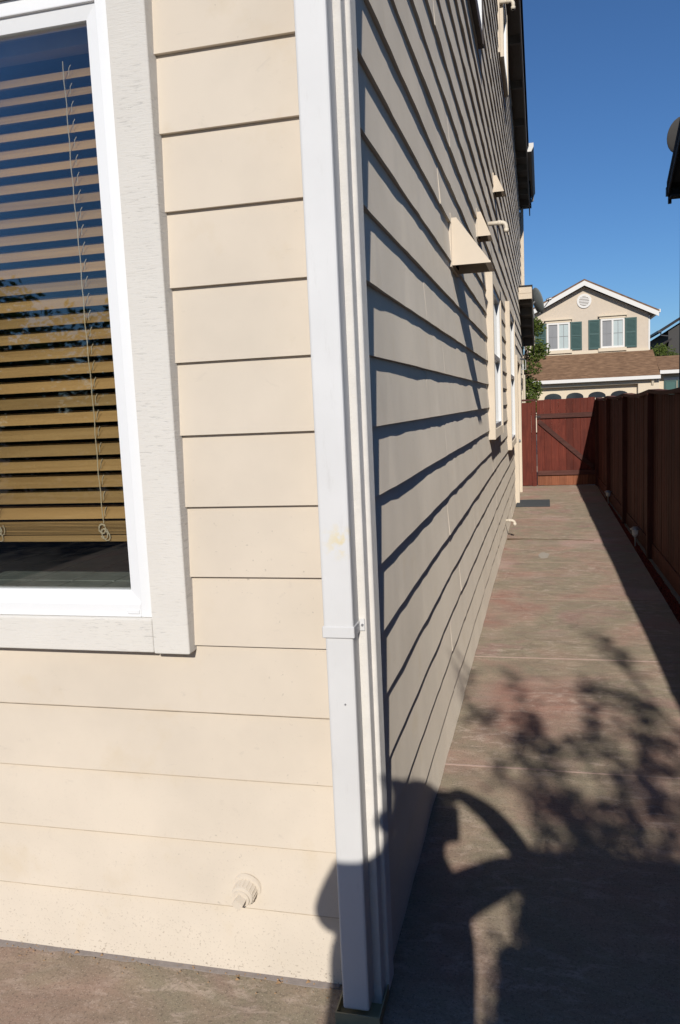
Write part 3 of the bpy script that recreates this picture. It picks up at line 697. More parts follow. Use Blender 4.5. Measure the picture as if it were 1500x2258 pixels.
# ================================================================== GATE AND FENCES
GY = 16.2
gate = thing('gate', (0.38, GY, 0), 'red stained plank gate with diagonal brace closing the path', 'gate')
nb = 8; gx0, gx1 = -0.150, 0.915; bw = (gx1-gx0)/nb
for i in range(nb):
    x0 = gx0+i*bw; zt = 1.640+0.012*i/nb+random.uniform(-.004, .004)
    b = B(); b.box(x0+0.0002, x0+bw-0.0002, GY, GY+0.019, 0.2445, zt, 0.004); b.make('plank', GATEWOOD, gate)
    b = B(); b.box(x0+0.0002, x0+bw-0.0002, GY+0.001, GY+0.019, 0.004+random.uniform(0, .005), 0.244, 0.004); b.make('plank_foot', GATELOW, gate)
b = B(); b.box(gx0, gx1, GY-0.040, GY-0.001, 1.290, 1.378, 0.003); b.make('rail', GATERAIL, gate)
b = B(); b.box(gx0+0.01, gx1, GY-0.040, GY-0.001, 0.205, 0.292, 0.003); b.make('rail', GATERAIL, gate)
b = B(); p0, p1 = Vector((gx0+0.005, 0, 1.285)), Vector((gx1-0.01, 0, 0.30)); d = (p1-p0).normalized(); nn = Vector((-d.z, 0, d.x))*0.052
q = [p0-nn+d*0.07, p0+nn, p1+nn-d*0.07, p1-nn]
b.prism([(v.x, min(max(v.z, 0.294), 1.288)) for v in q], 'y', GY-0.039, GY-0.001); b.make('brace', GATERAIL, gate)
b = B(); b.box(gx0-0.03, gx0+0.07, GY-0.052, GY-0.041, 1.315, 1.335, 0.002); b.tube([(gx0-0.015, GY-0.055, 1.325), (gx0-0.015, GY-0.085, 1.325)], 0.008, 8); b.make('latch', DARKMETAL, gate)
gp = thing('fixed_fence', (-0.30, GY, 0), 'narrow fixed red fence panel and post between gate and house wall', 'fence')
b = B(); b.box(-0.250, -0.166, GY-0.035, GY+0.05, 0.0, 1.625, 0.003); b.make('post', GATEWOOD, gp)
b = B(); b.box(-0.452, -0.252, GY+0.0, GY+0.02, 0.01, 1.60, 0.003); b.make('plank', GATEWOOD, gp)
b = B(); b.box(-0.455, -0.160, GY-0.045, GY+0.06, 1.627, 1.665, 0.003); b.make('cap_board', GATERAIL, gp)

fx = lambda y: 1.070-0.0118*(y-7.14)
fz = lambda y: 1.615+0.0098*(17-y)
fence = thing('side_fence', (1.07, 7.0, 0), 'long dark brown board fence along the right side of the path', 'fence')
posts = [16.1-2.44*k for k in range(0, 9)]
for i, yp in enumerate(posts):
    x = fx(yp)
    b = B(); b.box(x-0.058, x+0.03, yp-0.045, yp+0.045, 0.0, fz(yp)-0.02, 0.003); b.make('post', FENCEWOOD, fence)
    if i == len(posts)-1: break
    y_hi, y_lo = yp-0.046, posts[i+1]+0.046; n = 17; w = (y_hi-y_lo)/n
    sag = lambda y: fz(y)-0.030*math.sin(math.pi*(y-y_lo)/(y_hi-y_lo))+ (0.02 if False else 0)
    for j in range(n):
        ya, yb = y_lo+j*w, y_lo+(j+1)*w; xm = fx((ya+yb)/2); o = random.uniform(-.002, .002)
        b = B(); b.box(xm+o, xm+0.019+o, ya+0.001, yb-0.001, 0.16, sag((ya+yb)/2)-0.022, 0.002); b.make('board', FENCEWOOD, fence)
    b = B(); m_ = 8
    for j in range(m_):
        ya, yb = y_lo-0.04+(y_hi-y_lo+0.08)*j/m_, y_lo-0.04+(y_hi-y_lo+0.08)*(j+1)/m_
        za, zb = sag(min(max(ya, y_lo), y_hi)), sag(min(max(yb, y_lo), y_hi))
        b.hexa([(fx(ya)-0.045, ya, za-0.021), (fx(ya)+0.06, ya, za-0.021), (fx(ya)+0.06, ya, za+0.016), (fx(ya)-0.045, ya, za+0.016)],
               [(fx(yb)-0.045, yb, zb-0.021), (fx(yb)+0.06, yb, zb-0.021), (fx(yb)+0.06, yb, zb+0.016), (fx(yb)-0.045, yb, zb+0.016)])
    b.make('cap_rail', FENCECAP, fence)
    b = B(); b.hexa([(fx(y_lo)-0.012, y_lo, 0.0), (fx(y_lo)+0.03, y_lo, 0.0), (fx(y_lo)+0.03, y_lo, 0.158), (fx(y_lo)-0.012, y_lo, 0.158)],
                    [(fx(y_hi)-0.012, y_hi, 0.0), (fx(y_hi)+0.03, y_hi, 0.0), (fx(y_hi)+0.03, y_hi, 0.158), (fx(y_hi)-0.012, y_hi, 0.158)]); b.make('kick_board', FENCEWOOD, fence)
# mow strip against the fence and red gravel between
b = B(); b.hexa([(fx(-4)-0.075, -4, -0.09), (fx(-4)+0.1, -4, -0.09), (fx(-4)+0.1, -4, 0.0), (fx(-4)-0.075, -4, 0.0)], [(fx(16.1)-0.022, 16.1, -0.09), (fx(16.1)+0.1, 16.1, -0.09), (fx(16.1)+0.1, 16.1, -0.004), (fx(16.1)-0.022, 16.1, -0.004)])
tag(b.make('kerb', PALECONC), kind='structure')
b = B(); bm = b.bm; ra = random.Random(11)
for k in range(5200):
    y = 3.5+12.6*ra.random()**1.0; x = XR+0.004+(fx(y)-0.03-XR)*ra.random()
    r = ra.uniform(0.006, 0.014); z = -0.022+r*0.4+ra.uniform(-.006, .006); c = Vector((x, y, z))
    vs = []
    for d in ((1, 0, 0), (-1, 0, 0), (0, 1, 0), (0, -1, 0), (0, 0, 1), (0, 0, -1)):
        v = Vector(d)*r*ra.uniform(0.6, 1.2)+Vector((ra.uniform(-.3, .3), ra.uniform(-.3, .3), ra.uniform(-.3, .3)))*r; vs.append(bm.verts.new(c+v))
    for f in ((0, 2, 4), (2, 1, 4), (1, 3, 4), (3, 0, 4), (2, 0, 5), (1, 2, 5), (3, 1, 5), (0, 3, 5)): bm.faces.new([vs[i] for i in f])
tag(b.make('gravel', LAVA), 'red lava gravel strip between the path and the fence', 'gravel', kind='stuff')
b = B(); b.box(XR-0.01, XR+0.3, -5, 16.2, -0.09, -0.026); tag(b.make('gravel_bed', LAVA), kind='structure')

def solar(x, y, h, label):
    t = thing('garden_light', (x, y, 0), label, 'garden light', 'solar lights in the gravel')
    b = B(); b.tube([(x, y, -0.05), (x, y, h*0.5)], 0.0085, 8); b.make('stake', METAL, t)
    b = B(); b.tube([(x, y, h*0.48), (x, y, h*0.58), (x, y, h*0.86)], [0.012, 0.032, 0.038], 12); b.make('lens', FWHITE, t)
    b = B(); b.tube([(x, y, h*0.86), (x, y, h*0.9), (x, y, h)], [0.056, 0.054, 0.024], 14); b.make('cap', METAL, t)
solar(0.955, 9.5, 0.215, 'nearer small solar garden light standing in the red gravel')
solar(0.945, 13.4, 0.195, 'farther small solar garden light, close to the gate end')

# ================================================================== FAR HOUSE ACROSS THE STREET
far = thing('far_house', (2.0, 45, 0), 'beige gabled house with green shutters and a garage beyond the gate', 'house')
FY = 45.0
ap = (2.03, 7.42); el_, er_ = (-1.35, 5.72), (5.42, 5.72)
b = B(); b.prism([(-1.0, 0), (5.14, 0), (5.14, 5.72), (2.03, 7.25), (-1.0, 5.75)], 'y', FY, FY+9); b.make('wall', STUCCO, far)
sl_ = (7.50-5.78)/(5.50-2.03)
def rake(xa, xb, t0, t1, y0, y1, mat, name, par):
    za, zb = 7.50-sl_*abs(xa-2.03), 7.50-sl_*abs(xb-2.03)
    b = B(); b.hexa([(xa, y0, za+t0), (xb, y0, zb+t0), (xb, y0, zb+t1), (xa, y0, za+t1)], [(xa, y1, za+t0), (xb, y1, zb+t0), (xb, y1, zb+t1), (xa, y1, za+t1)])
    return b.make(name, mat, par)
frf = rake(2.03, 5.62, 0.0, 0.09, FY-0.42, FY+9.3, SHINGLE, 'roof', far); rake(-1.65, 2.03, 0.0, 0.09, FY-0.42, FY+9.3, SHINGLE, 'roof_plane', frf)
rake(2.03, 5.60, -0.24, -0.002, FY-0.44, FY-0.38, FWHITE, 'rake_board', frf); rake(-1.62, 2.03, -0.24, -0.002, FY-0.44, FY-0.38, FWHITE, 'rake_board', frf)
rake(2.03, 5.58, -0.05, -0.003, FY-0.378, FY+9, SOFFIT, 'soffit', frf); rake(-1.6, 2.03, -0.05, -0.003, FY-0.378, FY+9, SOFFIT, 'soffit', frf)
b = B(); b.box(5.54, 5.68, FY-0.40, FY+9, 5.68, 5.84); b.make('gutter', FWHITE, frf)
b = B(); b.box(5.15, 5.23, FY+0.02, FY+0.1, 3.5, 5.6); b.make('downspout', FWHITE, far)
# a second ridge behind at left
b = B(); b.prism([(-2.8, 5.2), (0.9, 7.15), (0.9, 7.25), (-2.9, 5.28)], 'y', FY+4.5, FY+8); b.make('rear_roof', FWHITE, far)
b = B(); b.tube([(0.05, FY+6, 6.8), (0.05, FY+6, 7.3)], 0.08, 8); b.make('vent_stack', plain('red_clay', (0.45, 0.16, 0.1)), far)
vc = (2.03, 6.53)
ve = B(); ve.tube([(vc[0], FY-0.06, vc[1]), (vc[0], FY+0.02, vc[1])], [0.36, 0.36], 32); ve = ve.make('gable_vent', FWHITE, far, 'round louvred vent in the gable')
b = B(); b.tube([(vc[0], FY-0.064, vc[1]), (vc[0], FY-0.061, vc[1])], 0.25, 28); b.make('vent_recess', SOFFIT, ve)
for q in range(6):
    z = vc[1]-0.19+q*0.076; hw = math.sqrt(max(0.001, 0.245**2-(z-vc[1])**2))
    b = B(); b.hexa([(vc[0]-hw, FY-0.085, z-0.022), (vc[0]-hw, FY-0.066, z+0.006), (vc[0]-hw, FY-0.066, z+0.02), (vc[0]-hw, FY-0.085, z-0.006)], [(vc[0]+hw, FY-0.085, z-0.022), (vc[0]+hw, FY-0.066, z+0.006), (vc[0]+hw, FY-0.066, z+0.02), (vc[0]+hw, FY-0.085, z-0.006)]); b.make('louvre', FWHITE, ve)
def far_window(x0, x1, z0, z1, lab):
    y = FY; w_ = B(); w_.box(x0, x1, y-0.02, y+0.02, z0, z1); w_ = w_.make('window', DGLASS, far, lab); f = 0.085; xm = (x0+x1)/2
    for a in ((x0, x0+f, z0, z1), (x1-f, x1, z0, z1), (x0+f, x1-f, z0, z0+f), (x0+f, x1-f, z1-f, z1), (xm-0.045, xm+0.045, z0+f, z1-f)):
        b = B(); b.box(a[0], a[1], y-0.10, y-0.022, a[2], a[3]); b.make('frame', FWHITE, w_)
    b = B(); b.box(x0+f, xm-0.045, y-0.045, y-0.023, z0+f, z1-f); b.make('pane', SCREEN, w_)
    b = B(); b.box(xm+0.045, x1-f, y-0.045, y-0.023, z0+f, z1-f); b.make('pane', CURTAIN, w_)
    zm = (z0+z1)/2
    for xa, xb in ((x0+f, xm-0.045), (xm+0.045, x1-f)):
        b = B(); b.box(xa, xb, y-0.060, y-0.047, zm-0.012, zm+0.012); xc = (xa+xb)/2; b.box(xc-0.012, xc+0.012, y-0.061, y-0.046, z0+f, z1-f); b.make('muntin', GREEN if False else SCREEN, w_)
    b = B(); b.box(x0-0.12, x1+0.10, y-0.16, y-0.001, z0-0.17, z0-0.005); b.make('sill', FCREAM, w_)
    b = B(); b.box(x0-0.06, x1+0.06, y-0.11, y-0.001, z1+0.005, z1+0.13); b.box(x0-0.12, x1+0.12, y-0.20, y-0.002, z1+0.131, z1+0.19); b.make('head_trim', FCREAM, w_)
    for xa, xb in ((x0-0.60, x0-0.03), (x1+0.03, x1+0.60)):
        s = B(); s.box(xa, xb, y-0.035, y-0.002, z0-0.03, z1+0.0); s = s.make('shutter', GREEN, w_)
        for q in ((xa, xa+0.07, z0-0.03, z1), (xb-0.07, xb, z0-0.03, z1), (xa+0.07, xb-0.07, z0-0.03, z0+0.05), (xa+0.07, xb-0.07, z1-0.08, z1), (xa+0.07, xb-0.07, zm-0.04, zm+0.04)):
            b = B(); b.box(q[0], q[1], y-0.065, y-0.036, q[2], q[3]); b.make('stile', GREEN, s)
        b = B(); zz = z0+0.06
        while zz < z1-0.1:
            if abs(zz-zm) > 0.07: b.hexa([(xa+0.072, y-0.058, zz-0.02), (xa+0.072, y-0.036, zz+0.02), (xa+0.072, y-0.036, zz+0.028), (xa+0.072, y-0.058, zz-0.012)], [(xb-0.072, y-0.058, zz-0.02), (xb-0.072, y-0.036, zz+0.02), (xb-0.072, y-0.036, zz+0.028), (xb-0.072, y-0.058, zz-0.012)])
            zz += 0.06
        tag(b.make('louvre_set', GREEN, s), kind='stuff')
far_window(0.15, 1.31, 4.11, 5.51, 'left shuttered window of the far house')
far_window(2.83, 3.99, 4.09, 5.55, 'right shuttered window of the far house')
b = B(); b.box(-1.0, 5.16, FY-0.06, FY-0.002, 3.80, 3.98); b.make('band_course', FCREAM, far)
# garage wing
GA = 42.0
gar = B(); gar.box(-2.5, -0.39, GA+0.3, FY, 0, 2.42); gar.box(4.38, 5.33, GA+0.3, FY, 0, 2.42); gar.box(-0.39, 4.38, GA+0.3, FY-0.1, 2.17, 2.42)
gar = gar.make('garage', FCREAM, far, 'cream garage wing of the far house')
zr = lambda y: 2.50+(3.86-2.50)*(y-GA)/(FY-GA)
b = B(); b.hexa([(-2.6, GA, 2.44), (5.36, GA, 2.44), (5.36, GA, 2.52), (-2.6, GA, 2.52)], [(-2.6, FY-0.002, zr(FY)-0.06), (5.36, FY-0.002, zr(FY)-0.06), (5.36, FY-0.002, zr(FY)+0.02), (-2.6, FY-0.002, zr(FY)+0.02)]); b.make('garage_roof', SHINGLE, gar)
b = B(); b.box(-2.6, 5.36, GA-0.05, GA-0.002, 2.36, 2.525); b.make('gutter', FWHITE, gar)
b = B(); b.box(-2.5, 5.3, GA+0.001, GA+0.29, 2.41, 2.439); b.make('soffit', SOFFIT, gar)
gd = B(); gd.box(-0.385, 4.375, GA+0.62, GA+0.68, 0.0, 2.165); gd = gd.make('garage_door', FCREAM, gar, 'garage door with a row of arched windows')
for q in range(4):
    xc = 0.40+q*1.05; b = B(); pts = [(xc-0.41, 1.60)]+[(xc+0.41*math.cos(a), 1.66+0.22*math.sin(a)) for a in (math.pi-math.pi*k/10 for k in range(11))]+[(xc+0.41, 1.60)]
    b.prism(pts, 'y', GA+0.600, GA+0.619); b.make('arched_window', DGLASS, gd)
for zz in (0.5, 1.05, 1.5):
    b = B(); b.box(-0.38, 4.37, GA+0.612, GA+0.6195, zz, zz+0.02); b.make('panel_joint', SOFFIT, gd)
b = B(); b.box(-0.85, -0.55, GA+0.28, GA+0.299, 2.08, 2.2); b.make('number_plate', METAL, gar)
for x in (4.98,):
    b = B(); b.prism([(GA+0.05, 2.40), (GA+0.299, 2.40), (GA+0.299, 2.08), (GA+0.24, 2.08)], 'x', x, x+0.10); b.make('bracket', FCREAM, gar)
# right wing
rw = B(); rw.box(5.335, 12, GA+0.9, FY+3, 0, 2.62); rw = rw.make('side_wing', FCREAM, far, 'low right wing of the far house')
b = B(); b.hexa([(5.365, GA+0.3, 2.66), (12.4, GA+0.3, 2.66), (12.4, GA+0.3, 2.74), (5.365, GA+0.3, 2.74)], [(5.365, FY-0.6, 3.42), (12.4, FY-0.6, 3.42), (12.4, FY-0.6, 3.50), (5.365, FY-0.6, 3.50)]); b.make('wing_roof', SHINGLE, rw)
b = B(); b.box(5.365, 12.4, GA+0.25, GA+0.298, 2.58, 2.745); b.make('gutter', FWHITE, rw)
b = B(); b.box(5.6, 12, GA+0.82, GA+0.898, 2.28, 2.40); b.make('head_trim', FWHITE, rw)
for q in range(3):
    b = B(); x = 5.62+q*0.62; b.box(x, x+0.58, GA+0.84, GA+0.897, 1.0, 2.27); s = b.make('shutter', GREEN, rw)
    b = B(); b.box(x+0.09, x+0.49, GA+0.825, GA+0.838, 1.1, 2.17); b.make('shutter_panel', plain('pale_green_panel_%d' % q, (0.07, 0.15, 0.13)), s)
# second, dark house farther right
d2 = thing('shaded_house', (10, 60, 0), 'dark shaded gable house at the right edge behind the far house', 'house')
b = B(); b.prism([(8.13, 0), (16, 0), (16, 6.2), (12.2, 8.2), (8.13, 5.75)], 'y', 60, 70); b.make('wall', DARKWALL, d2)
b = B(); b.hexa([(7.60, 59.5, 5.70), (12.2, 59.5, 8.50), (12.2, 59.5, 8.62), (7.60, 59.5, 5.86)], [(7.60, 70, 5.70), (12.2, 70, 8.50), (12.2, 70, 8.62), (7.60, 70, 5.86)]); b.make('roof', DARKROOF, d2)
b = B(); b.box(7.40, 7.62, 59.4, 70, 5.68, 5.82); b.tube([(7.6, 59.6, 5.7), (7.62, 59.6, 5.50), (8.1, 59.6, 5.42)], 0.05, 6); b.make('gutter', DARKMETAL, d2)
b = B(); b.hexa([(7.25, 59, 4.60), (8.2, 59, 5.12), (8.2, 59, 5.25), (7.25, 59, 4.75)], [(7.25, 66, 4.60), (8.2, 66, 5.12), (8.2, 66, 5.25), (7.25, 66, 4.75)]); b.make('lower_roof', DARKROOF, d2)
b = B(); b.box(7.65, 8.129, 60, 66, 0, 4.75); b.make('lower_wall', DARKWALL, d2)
b = B(); b.box(8.9, 9.3, 59.93, 59.99, 4.6, 5.8); b.make('window', DGLASS, d2)

# neighbour's house on the right, beyond the fence
nh = thing('neighbour_house', (6, 12, 0), 'neighbouring house with dark overhanging eave at the right picture edge', 'house')
nz = lambda y: 5.50+0.43*(17.25-y) if y > 11 else 5.50+0.43*6.25-0.43*(11-y)
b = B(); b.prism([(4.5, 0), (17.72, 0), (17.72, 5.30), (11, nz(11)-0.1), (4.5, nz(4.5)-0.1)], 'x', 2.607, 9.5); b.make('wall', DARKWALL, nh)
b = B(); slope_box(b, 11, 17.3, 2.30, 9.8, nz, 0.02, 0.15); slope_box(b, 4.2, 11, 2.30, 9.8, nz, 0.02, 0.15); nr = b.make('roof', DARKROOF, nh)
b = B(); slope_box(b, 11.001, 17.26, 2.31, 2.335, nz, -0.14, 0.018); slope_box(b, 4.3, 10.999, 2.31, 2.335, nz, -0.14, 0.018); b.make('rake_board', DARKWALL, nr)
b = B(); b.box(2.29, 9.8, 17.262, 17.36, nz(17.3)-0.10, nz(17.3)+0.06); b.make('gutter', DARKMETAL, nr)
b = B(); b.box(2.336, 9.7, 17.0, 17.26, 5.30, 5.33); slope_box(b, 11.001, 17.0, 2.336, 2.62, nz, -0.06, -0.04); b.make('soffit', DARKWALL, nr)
b = B(); b.box(2.33, 2.39, 17.30, 17.36, 5.24, 5.40); b.make('outlet', DARKMETAL, nr)
dish('satellite_dish', (2.50, 16.75, 6.30), (-0.45, 0.8, 0.35), 0.29, 'dark round satellite dish on the neighbouring eave at the right edge', DARKWALL)

# ================================================================== PLANTS
def leaf_cloud(b, pts, size, ra, flat=0.5):
    bm = b.bm
    for c in pts:
        d = Vector((ra.gauss(0, 1), ra.gauss(0, 1), ra.gauss(0, 1)*flat)).normalized(); e = d.cross(Vector((ra.gauss(0, 1), ra.gauss(0, 1), ra.gauss(0, 1)))).normalized()
        l = size*ra.uniform(0.7, 1.3); w = l*0.42; c = Vector(c); nrm = d.cross(e)*l*0.12
        v = [bm.verts.new(p) for p in (c, c+d*l*0.45+e*w*0.5, c+d*l+nrm, c+d*l*0.45-e*w*0.5)]
        bm.faces.new(v)
def blob(c, r, n, ra, hollow=0.35):
    out = []
    while len(out) < n:
        v = Vector((ra.uniform(-1, 1), ra.uniform(-1, 1), ra.uniform(-1, 1)))
        if hollow < v.length < 1: out.append((c[0]+v.x*r[0], c[1]+v.y*r[1], c[2]+v.z*r[2]))
    return out
def raw(b, name, mat, parent=None, **k):
    me = bpy.data.meshes.new(name); b.bm.to_mesh(me); b.bm.free(); me.materials.append(mat)
    o = bpy.data.objects.new(name, me); C.objects.link(o)
    if parent:
        o.parent = parent; o.matrix_parent_inverse = Matrix.Translation(-parent.location)
    return tag(o, **k)
def tree(base, blobs, trunk_r, h, leafsize, mat, label, seed, cat='tree', group=None, name='tree', branches=True):
    ra = random.Random(seed); t = thing(name, base, label, cat, group)
    b = B(); top = Vector(base)+Vector((0, 0, h)); mid = Vector(base)+Vector((ra.uniform(-.1, .1), ra.uniform(-.1, .1), h*0.5))
    b.tube([Vector(base)-Vector((0, 0, 0.1)), mid, top], [trunk_r, trunk_r*0.8, trunk_r*0.5], 10)
    for c, r, n in blobs:
        if branches:
            c_ = Vector(c); b.tube([mid.lerp(top, ra.uniform(.3, 1)), (top+c_)/2+Vector((ra.uniform(-.1, .1),)*3), c_], [trunk_r*0.4, trunk_r*0.25, trunk_r*0.1], 6)
    b.make('trunk', BARK, t)
    b = B()
    for c, r, n in blobs: leaf_cloud(b, blob(c, r, n, ra), leafsize, ra)
    raw(b, 'crown', mat, t); return t
ra = random.Random(5)
bb = []
for k in range(38):
    z = ra.uniform(1.3, 3.75); hw = 0.48*(1-abs(z-3.0)/2.6)
    bb.append(((-0.55+ra.uniform(-hw, hw), 24+ra.uniform(-.5, .5), z), (0.24, 0.26, 0.20), 190))
tree((-0.65, 24, -0.1), bb, 0.06, 2.6, 0.10, LEAF, 'leafy green small tree showing beyond the end of the house', 21)
bb = [((7.0+ra.uniform(-.5, .6), 54+ra.uniform(-.5, .5), ra.uniform(2.5, 4.6)), (0.5, 0.5, 0.4), 120) for k in range(14)]
tree((7.0, 54, -0.1), bb, 0.1, 3.0, 0.16, LEAF, 'green tree between the far house and the dark house', 22)
# trees behind the photographer (seen mirrored in the window glass)
TREELAB = ['tall dark garden tree behind the photographer, second from the outer end of the row', 'middle dark garden tree of the row behind the photographer', 'lower dark garden tree behind the photographer, second from the fence side',
           'lowest dark garden tree behind the photographer, nearest the fence side', 'tallest dark garden tree at the outer end of the row behind the photographer']
for i, (x, y, hh) in enumerate(((-15.5, -13, 5.0), (-11.6, -12, 4.6), (-8.6, -13, 4.2), (-5.4, -13.5, 4.0), (-19.5, -14, 5.2))):
    bb = [((x+ra.uniform(-1.5, 1.5), y+ra.uniform(-1.2, 1.2), hh*ra.uniform(0.08, 0.95)), (0.8, 0.8, 0.6), 260) for k in range(34)]
    tree((x, y, -0.1), bb, 0.14, hh*0.6, 0.20, LEAFD, TREELAB[i], 30+i, group='garden trees behind the photographer')
# unseen hedge behind and right of the photographer, shaped to cast the flat-topped shadow
hg = thing('hedge', (0.65, -0.7, 0), 'unseen clipped hedge behind the photographer, shaped so its flat top shadows the path', 'hedge')
b = B(); b.box(0.21, 0.99, -0.92, -0.50, 0.0, 1.52); b.box(0.34, 0.99, -0.90, -0.50, 1.52, 1.82); b.make('branches', BARK, hg)  # solid core added so the hedge lets no sun through
b = B(); rr = random.Random(9); pts = []
for k in range(42000):
    x, y, z = rr.uniform(0.175, 1.02), rr.uniform(-0.95, -0.46), rr.uniform(0.05, 1.845)
    if z > 1.55 and x < 0.30: continue
    ed = min(abs(x-0.175), abs(y+0.46), abs(y+0.95), abs(z-1.845), abs(x-0.30) if z > 1.50 else 9, abs(z-1.55) if x < 0.32 else 9)
    if ed < 0.06: pts.append((x, y, z))
leaf_cloud(b, pts, 0.030, rr, 1.0); raw(b, 'foliage', LEAFD, hg)
# leaning tree behind the fence whose twigs dapple the path
def ray_shadow(hit, yl):
    t = (hit[1]-yl)/1.9; return Vector((hit[0]+0.24*t, yl, hit[2]+t))
hits = [((.288, 5.936, 0), .05, 4), ((.33, 5.75, 0), .06, 6), ((.385, 5.559, 0), .07, 8), ((.44, 5.38, 0), .08, 10), ((.483, 5.231, 0), .06, 6),
        ((-.21, 4.95, 0), .035, 5), ((-.205, 4.75, 0), .04, 6), ((-.36, 4.29, 0), .05, 8), ((-.30, 4.22, 0), .06, 8), ((-.11, 4.22, 0), .09, 16), ((-.08, 4.02, 0), .10, 14),
        ((-.06, 3.85, 0), .12, 24), ((.04, 3.74, 0), .09, 14), ((-.21, 3.60, 0), .06, 8), ((.22, 4.80, 0), .06, 9), ((.29, 4.68, 0), .07, 9), ((.37, 4.62, 0), .08, 11),
        ((.45, 4.40, 0), .08, 12), ((.21, 4.35, 0), .05, 7), ((.24, 4.18, 0), .05, 7), ((.40, 4.12, 0), .09, 11), ((.15, 3.90, 0), .08, 12), ((.23, 3.87, 0), .06, 8), ((.52, 4.2, 0), .08, 10),
        ((.38, 3.80, 0), .11, 20), ((.46, 3.66, 0), .12, 22), ((.34, 3.55, 0), .10, 16), ((-.02, 3.28, 0), .10, 16), ((.08, 3.22, 0), .11, 20), ((.20, 3.17, 0), .11, 20), ((.33, 3.33, 0), .13, 24), ((.44, 3.40, 0), .12, 20),
        ((.28, 3.10, 0), .11, 18), ((-.06, 3.45, 0), .07, 9), ((.55, 3.9, 0), .12, 18), ((.02, 3.12, 0), .08, 12), ((.50, 3.15, 0), .06, 7),
        ((-.46, 4.55, 0.16), .04, 4), ((-.46, 4.32, 0.10), .04, 4), ((.12, 3.08, 0), .08, 14), ((.38, 3.12, 0), .08, 10)]
rr = random.Random(14); cl = []
for hpt, r, n in hits:
    c = ray_shadow(hpt, rr.uniform(-3.0, -2.2)); cl.append((c, r, n))
lt = thing('leaning_tree', (1.75, -2.6, -0.1), 'slender leafy tree behind the fence whose twigs throw dappled shade on the path', 'tree')
b = B(); tb = Vector((1.75, -2.6, -0.1)); tt = Vector((1.62, -2.6, 2.3)); b.tube([tb, (1.72, -2.6, 1.2), tt], [0.06, 0.05, 0.035], 8)
hubs = [Vector((1.28, -2.6, 2.95)), Vector((1.45, -2.5, 3.7)), Vector((0.85, -2.6, 2.95))]
b.tube([tt, hubs[0]], [0.03, 0.015], 6); b.tube([tt, hubs[1]], [0.026, 0.012], 6); b.tube([hubs[0], hubs[2]], [0.014, 0.007], 6)
for c, r, n in cl:
    hb = min(hubs, key=lambda q: (q-c).length); b.tube([hb, (hb+c)/2+Vector((0, 0, rr.uniform(0, .08))), c], [0.006, 0.004, 0.0025], 5)
b.make('trunk', BARK, lt)
b = B()
for c, r, n in cl:
    for k in range(int(n*2.4)):
        leaf_cloud(b, [c+Vector((rr.gauss(0, r*.45), rr.gauss(0, r*1.1), rr.gauss(0, r*.45)))], 0.080, rr, 1.0)
raw(b, 'crown', LEAF, lt)

# ================================================================== THE PHOTOGRAPHER (only the shadow shows)
def skin(name, verts, edges, mat, parent, root=0, sub=2):
    me = bpy.data.meshes.new(name); me.from_pydata([v[0] for v in verts], edges, []); me.materials.append(mat)
    o = bpy.data.objects.new(name, me); C.objects.link(o)
    md = o.modifiers.new('skin', 'SKIN'); md.use_smooth_shade = True
    for i, v in enumerate(verts):
        r = v[1]; me.skin_vertices[0].data[i].radius = r if isinstance(r, tuple) else (r, r)
        me.skin_vertices[0].data[i].use_root = (i == root)
    s = o.modifiers.new('sub', 'SUBSURF'); s.levels = sub; s.render_levels = sub
    if parent: o.parent = parent; o.matrix_parent_inverse = Matrix.Translation(-parent.location)
    return o
ph = thing('person', (-0.12, -0.22, 0), 'person in a dark shirt photographing with both hands raised, casting the shadow', 'person')
V = []; E_ = []
def add(p, r, par=None):
    V.append((p, r)); i = len(V)-1
    if par is not None: E_.append((par, i))
    return i
pel = add((-0.12, -0.22, 0.98), (0.15, 0.225)); wa = add((-0.130, -0.22, 1.16), (0.135, 0.226), pel); ch = add((-0.118, -0.21, 1.34), (0.145, 0.240), wa)
nk0 = add((-0.11, -0.20, 1.49), (0.10, 0.13), ch); nk = add((-0.085, -0.18, 1.60), (0.068, 0.068), nk0)
jaw = add((-0.078, -0.16, 1.67), (0.080, 0.095), nk); sk = add((-0.075, -0.165, 1.765), (0.098, 0.115), jaw); tp = add((-0.078, -0.17, 1.885), (0.062, 0.07), sk)
ns = add((-0.062, -0.085, 1.70), (0.014, 0.014), jaw)
rs = add((0.035, -0.20, 1.475), (0.080, 0.080), nk0); re = add((0.310, -0.17, 1.595), (0.060, 0.060), rs); rf_ = add((0.180, -0.10, 1.735), (0.046, 0.046), re); rw_ = add((0.055, -0.06, 1.800), (0.034, 0.030), rf_)
ls = add((-0.275, -0.20, 1.535), (0.092, 0.085), nk0); le = add((-0.338, -0.16, 1.40), (0.062, 0.060), ls); lf_ = add((-0.19, -0.05, 1.42), (0.042, 0.042), le); lw = add((-0.065, -0.04, 1.555), (0.032, 0.028), lf_)
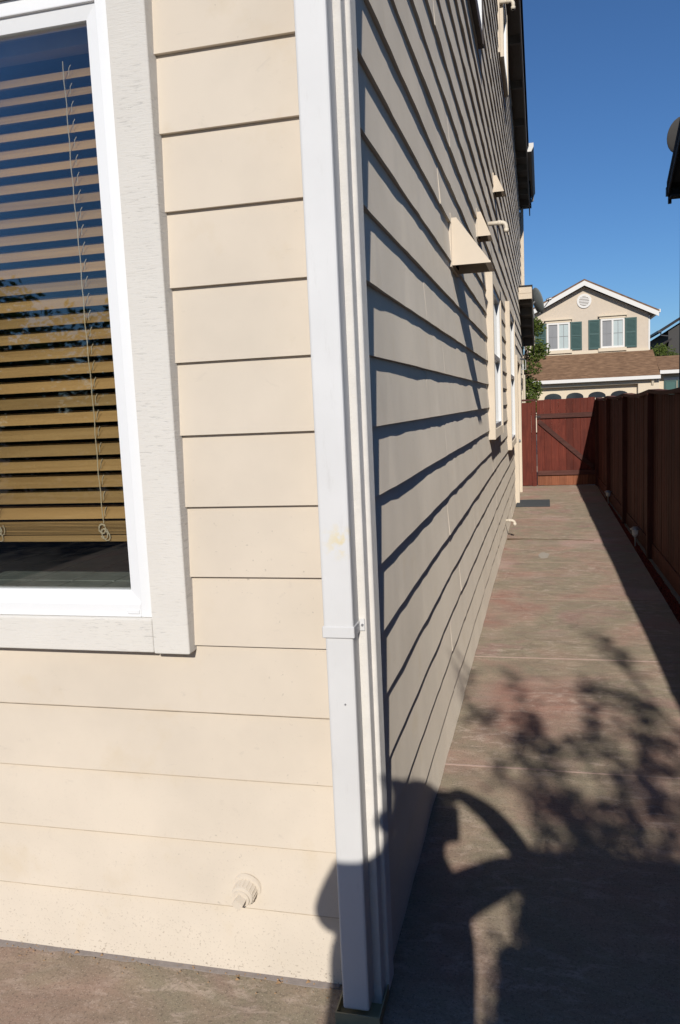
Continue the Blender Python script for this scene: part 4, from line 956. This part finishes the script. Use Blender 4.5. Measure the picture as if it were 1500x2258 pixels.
# hands: palm, four fingers and a thumb
rp = add((0.022, -0.060, 1.785), (0.034, 0.018), rw_)
for k in range(4):
    a = add((-0.012, -0.082+0.018*k, 1.782-0.001*k), 0.0095, rp); c = add((-0.034-0.002*k, -0.082+0.018*k, 1.772), 0.009, a); add((-0.046, -0.080+0.018*k, 1.752-0.004*(k % 2)), 0.008, c)
a = add((0.020, -0.085, 1.760), 0.0105, rp); add((0.002, -0.094, 1.742), 0.009, a)
lp = add((-0.030, -0.040, 1.585), (0.034, 0.018), lw)
for k in range(4):
    a = add((0.002+0.003*k, -0.062+0.017*k, 1.592), 0.0095, lp); c = add((0.026, -0.062+0.017*k, 1.600), 0.009, a); add((0.042, -0.060+0.017*k, 1.620), 0.008, c)
a = add((-0.040, -0.030, 1.612), 0.0105, lp); add((-0.044, -0.028, 1.636), 0.009, a)
for sx in (-1, 1):
    hx = add((-0.11+sx*0.095, -0.22, 0.92), (0.098, 0.105), pel); kn = add((-0.11+sx*0.11, -0.20, 0.52), (0.062, 0.066), hx); an = add((-0.11+sx*0.115, -0.24, 0.10), (0.042, 0.046), kn); add((-0.11+sx*0.125, -0.06, 0.045), (0.045, 0.035), an)
skin('body', V, E_, SHIRT, ph, pel)
hv = [((-0.07, -0.195, 1.70), (0.06, 0.05)), ((-0.07, -0.200, 1.78), (0.088, 0.085)), ((-0.07, -0.17, 1.845), (0.062, 0.07))]
skin('hair', hv, [(0, 1), (1, 2)], HAIR, ph, 1)
for sx in (-1, 1):
    b = B(); ex = -0.068+sx*0.031; b.tube([(ex, -0.094, 1.735), (ex, -0.084, 1.735), (ex, -0.080, 1.735)], [0.013, 0.011, 0.004], 10); b.make('eye', FWHITE, ph, smooth=True)
    b = B(); ex = -0.072+sx*0.088; b.tube([(ex, -0.165, 1.69), (ex+sx*0.008, -0.175, 1.72), (ex+sx*0.004, -0.17, 1.75)], [0.008, 0.016, 0.010], 8); b.make('ear', SKIN, ph, smooth=True)
b = B(); b.tube([(-0.095, -0.080, 1.655), (-0.068, -0.074, 1.653), (-0.042, -0.080, 1.655)], [0.004, 0.007, 0.004], 8); b.make('mouth', SKIN, ph, smooth=True)
pc = thing('photo_camera', (0, -0.06, 1.60), 'black camera held upright in front of the photographer', 'camera')
b = B(); b.box(-0.052, 0.048, -0.095, -0.050, 1.602, 1.738, 0.008, 2); b.make('camera_body', DARKMETAL, pc)
b = B(); b.tube([(0, -0.050, 1.67), (0, -0.026, 1.67), (0, -0.024, 1.67)], [0.034, 0.032, 0.028], 20); b.make('lens', DARKMETAL, pc)
b = B(); b.box(-0.066, -0.051, -0.10, -0.060, 1.65, 1.69, 0.004); b.make('viewfinder', DARKMETAL, pc)
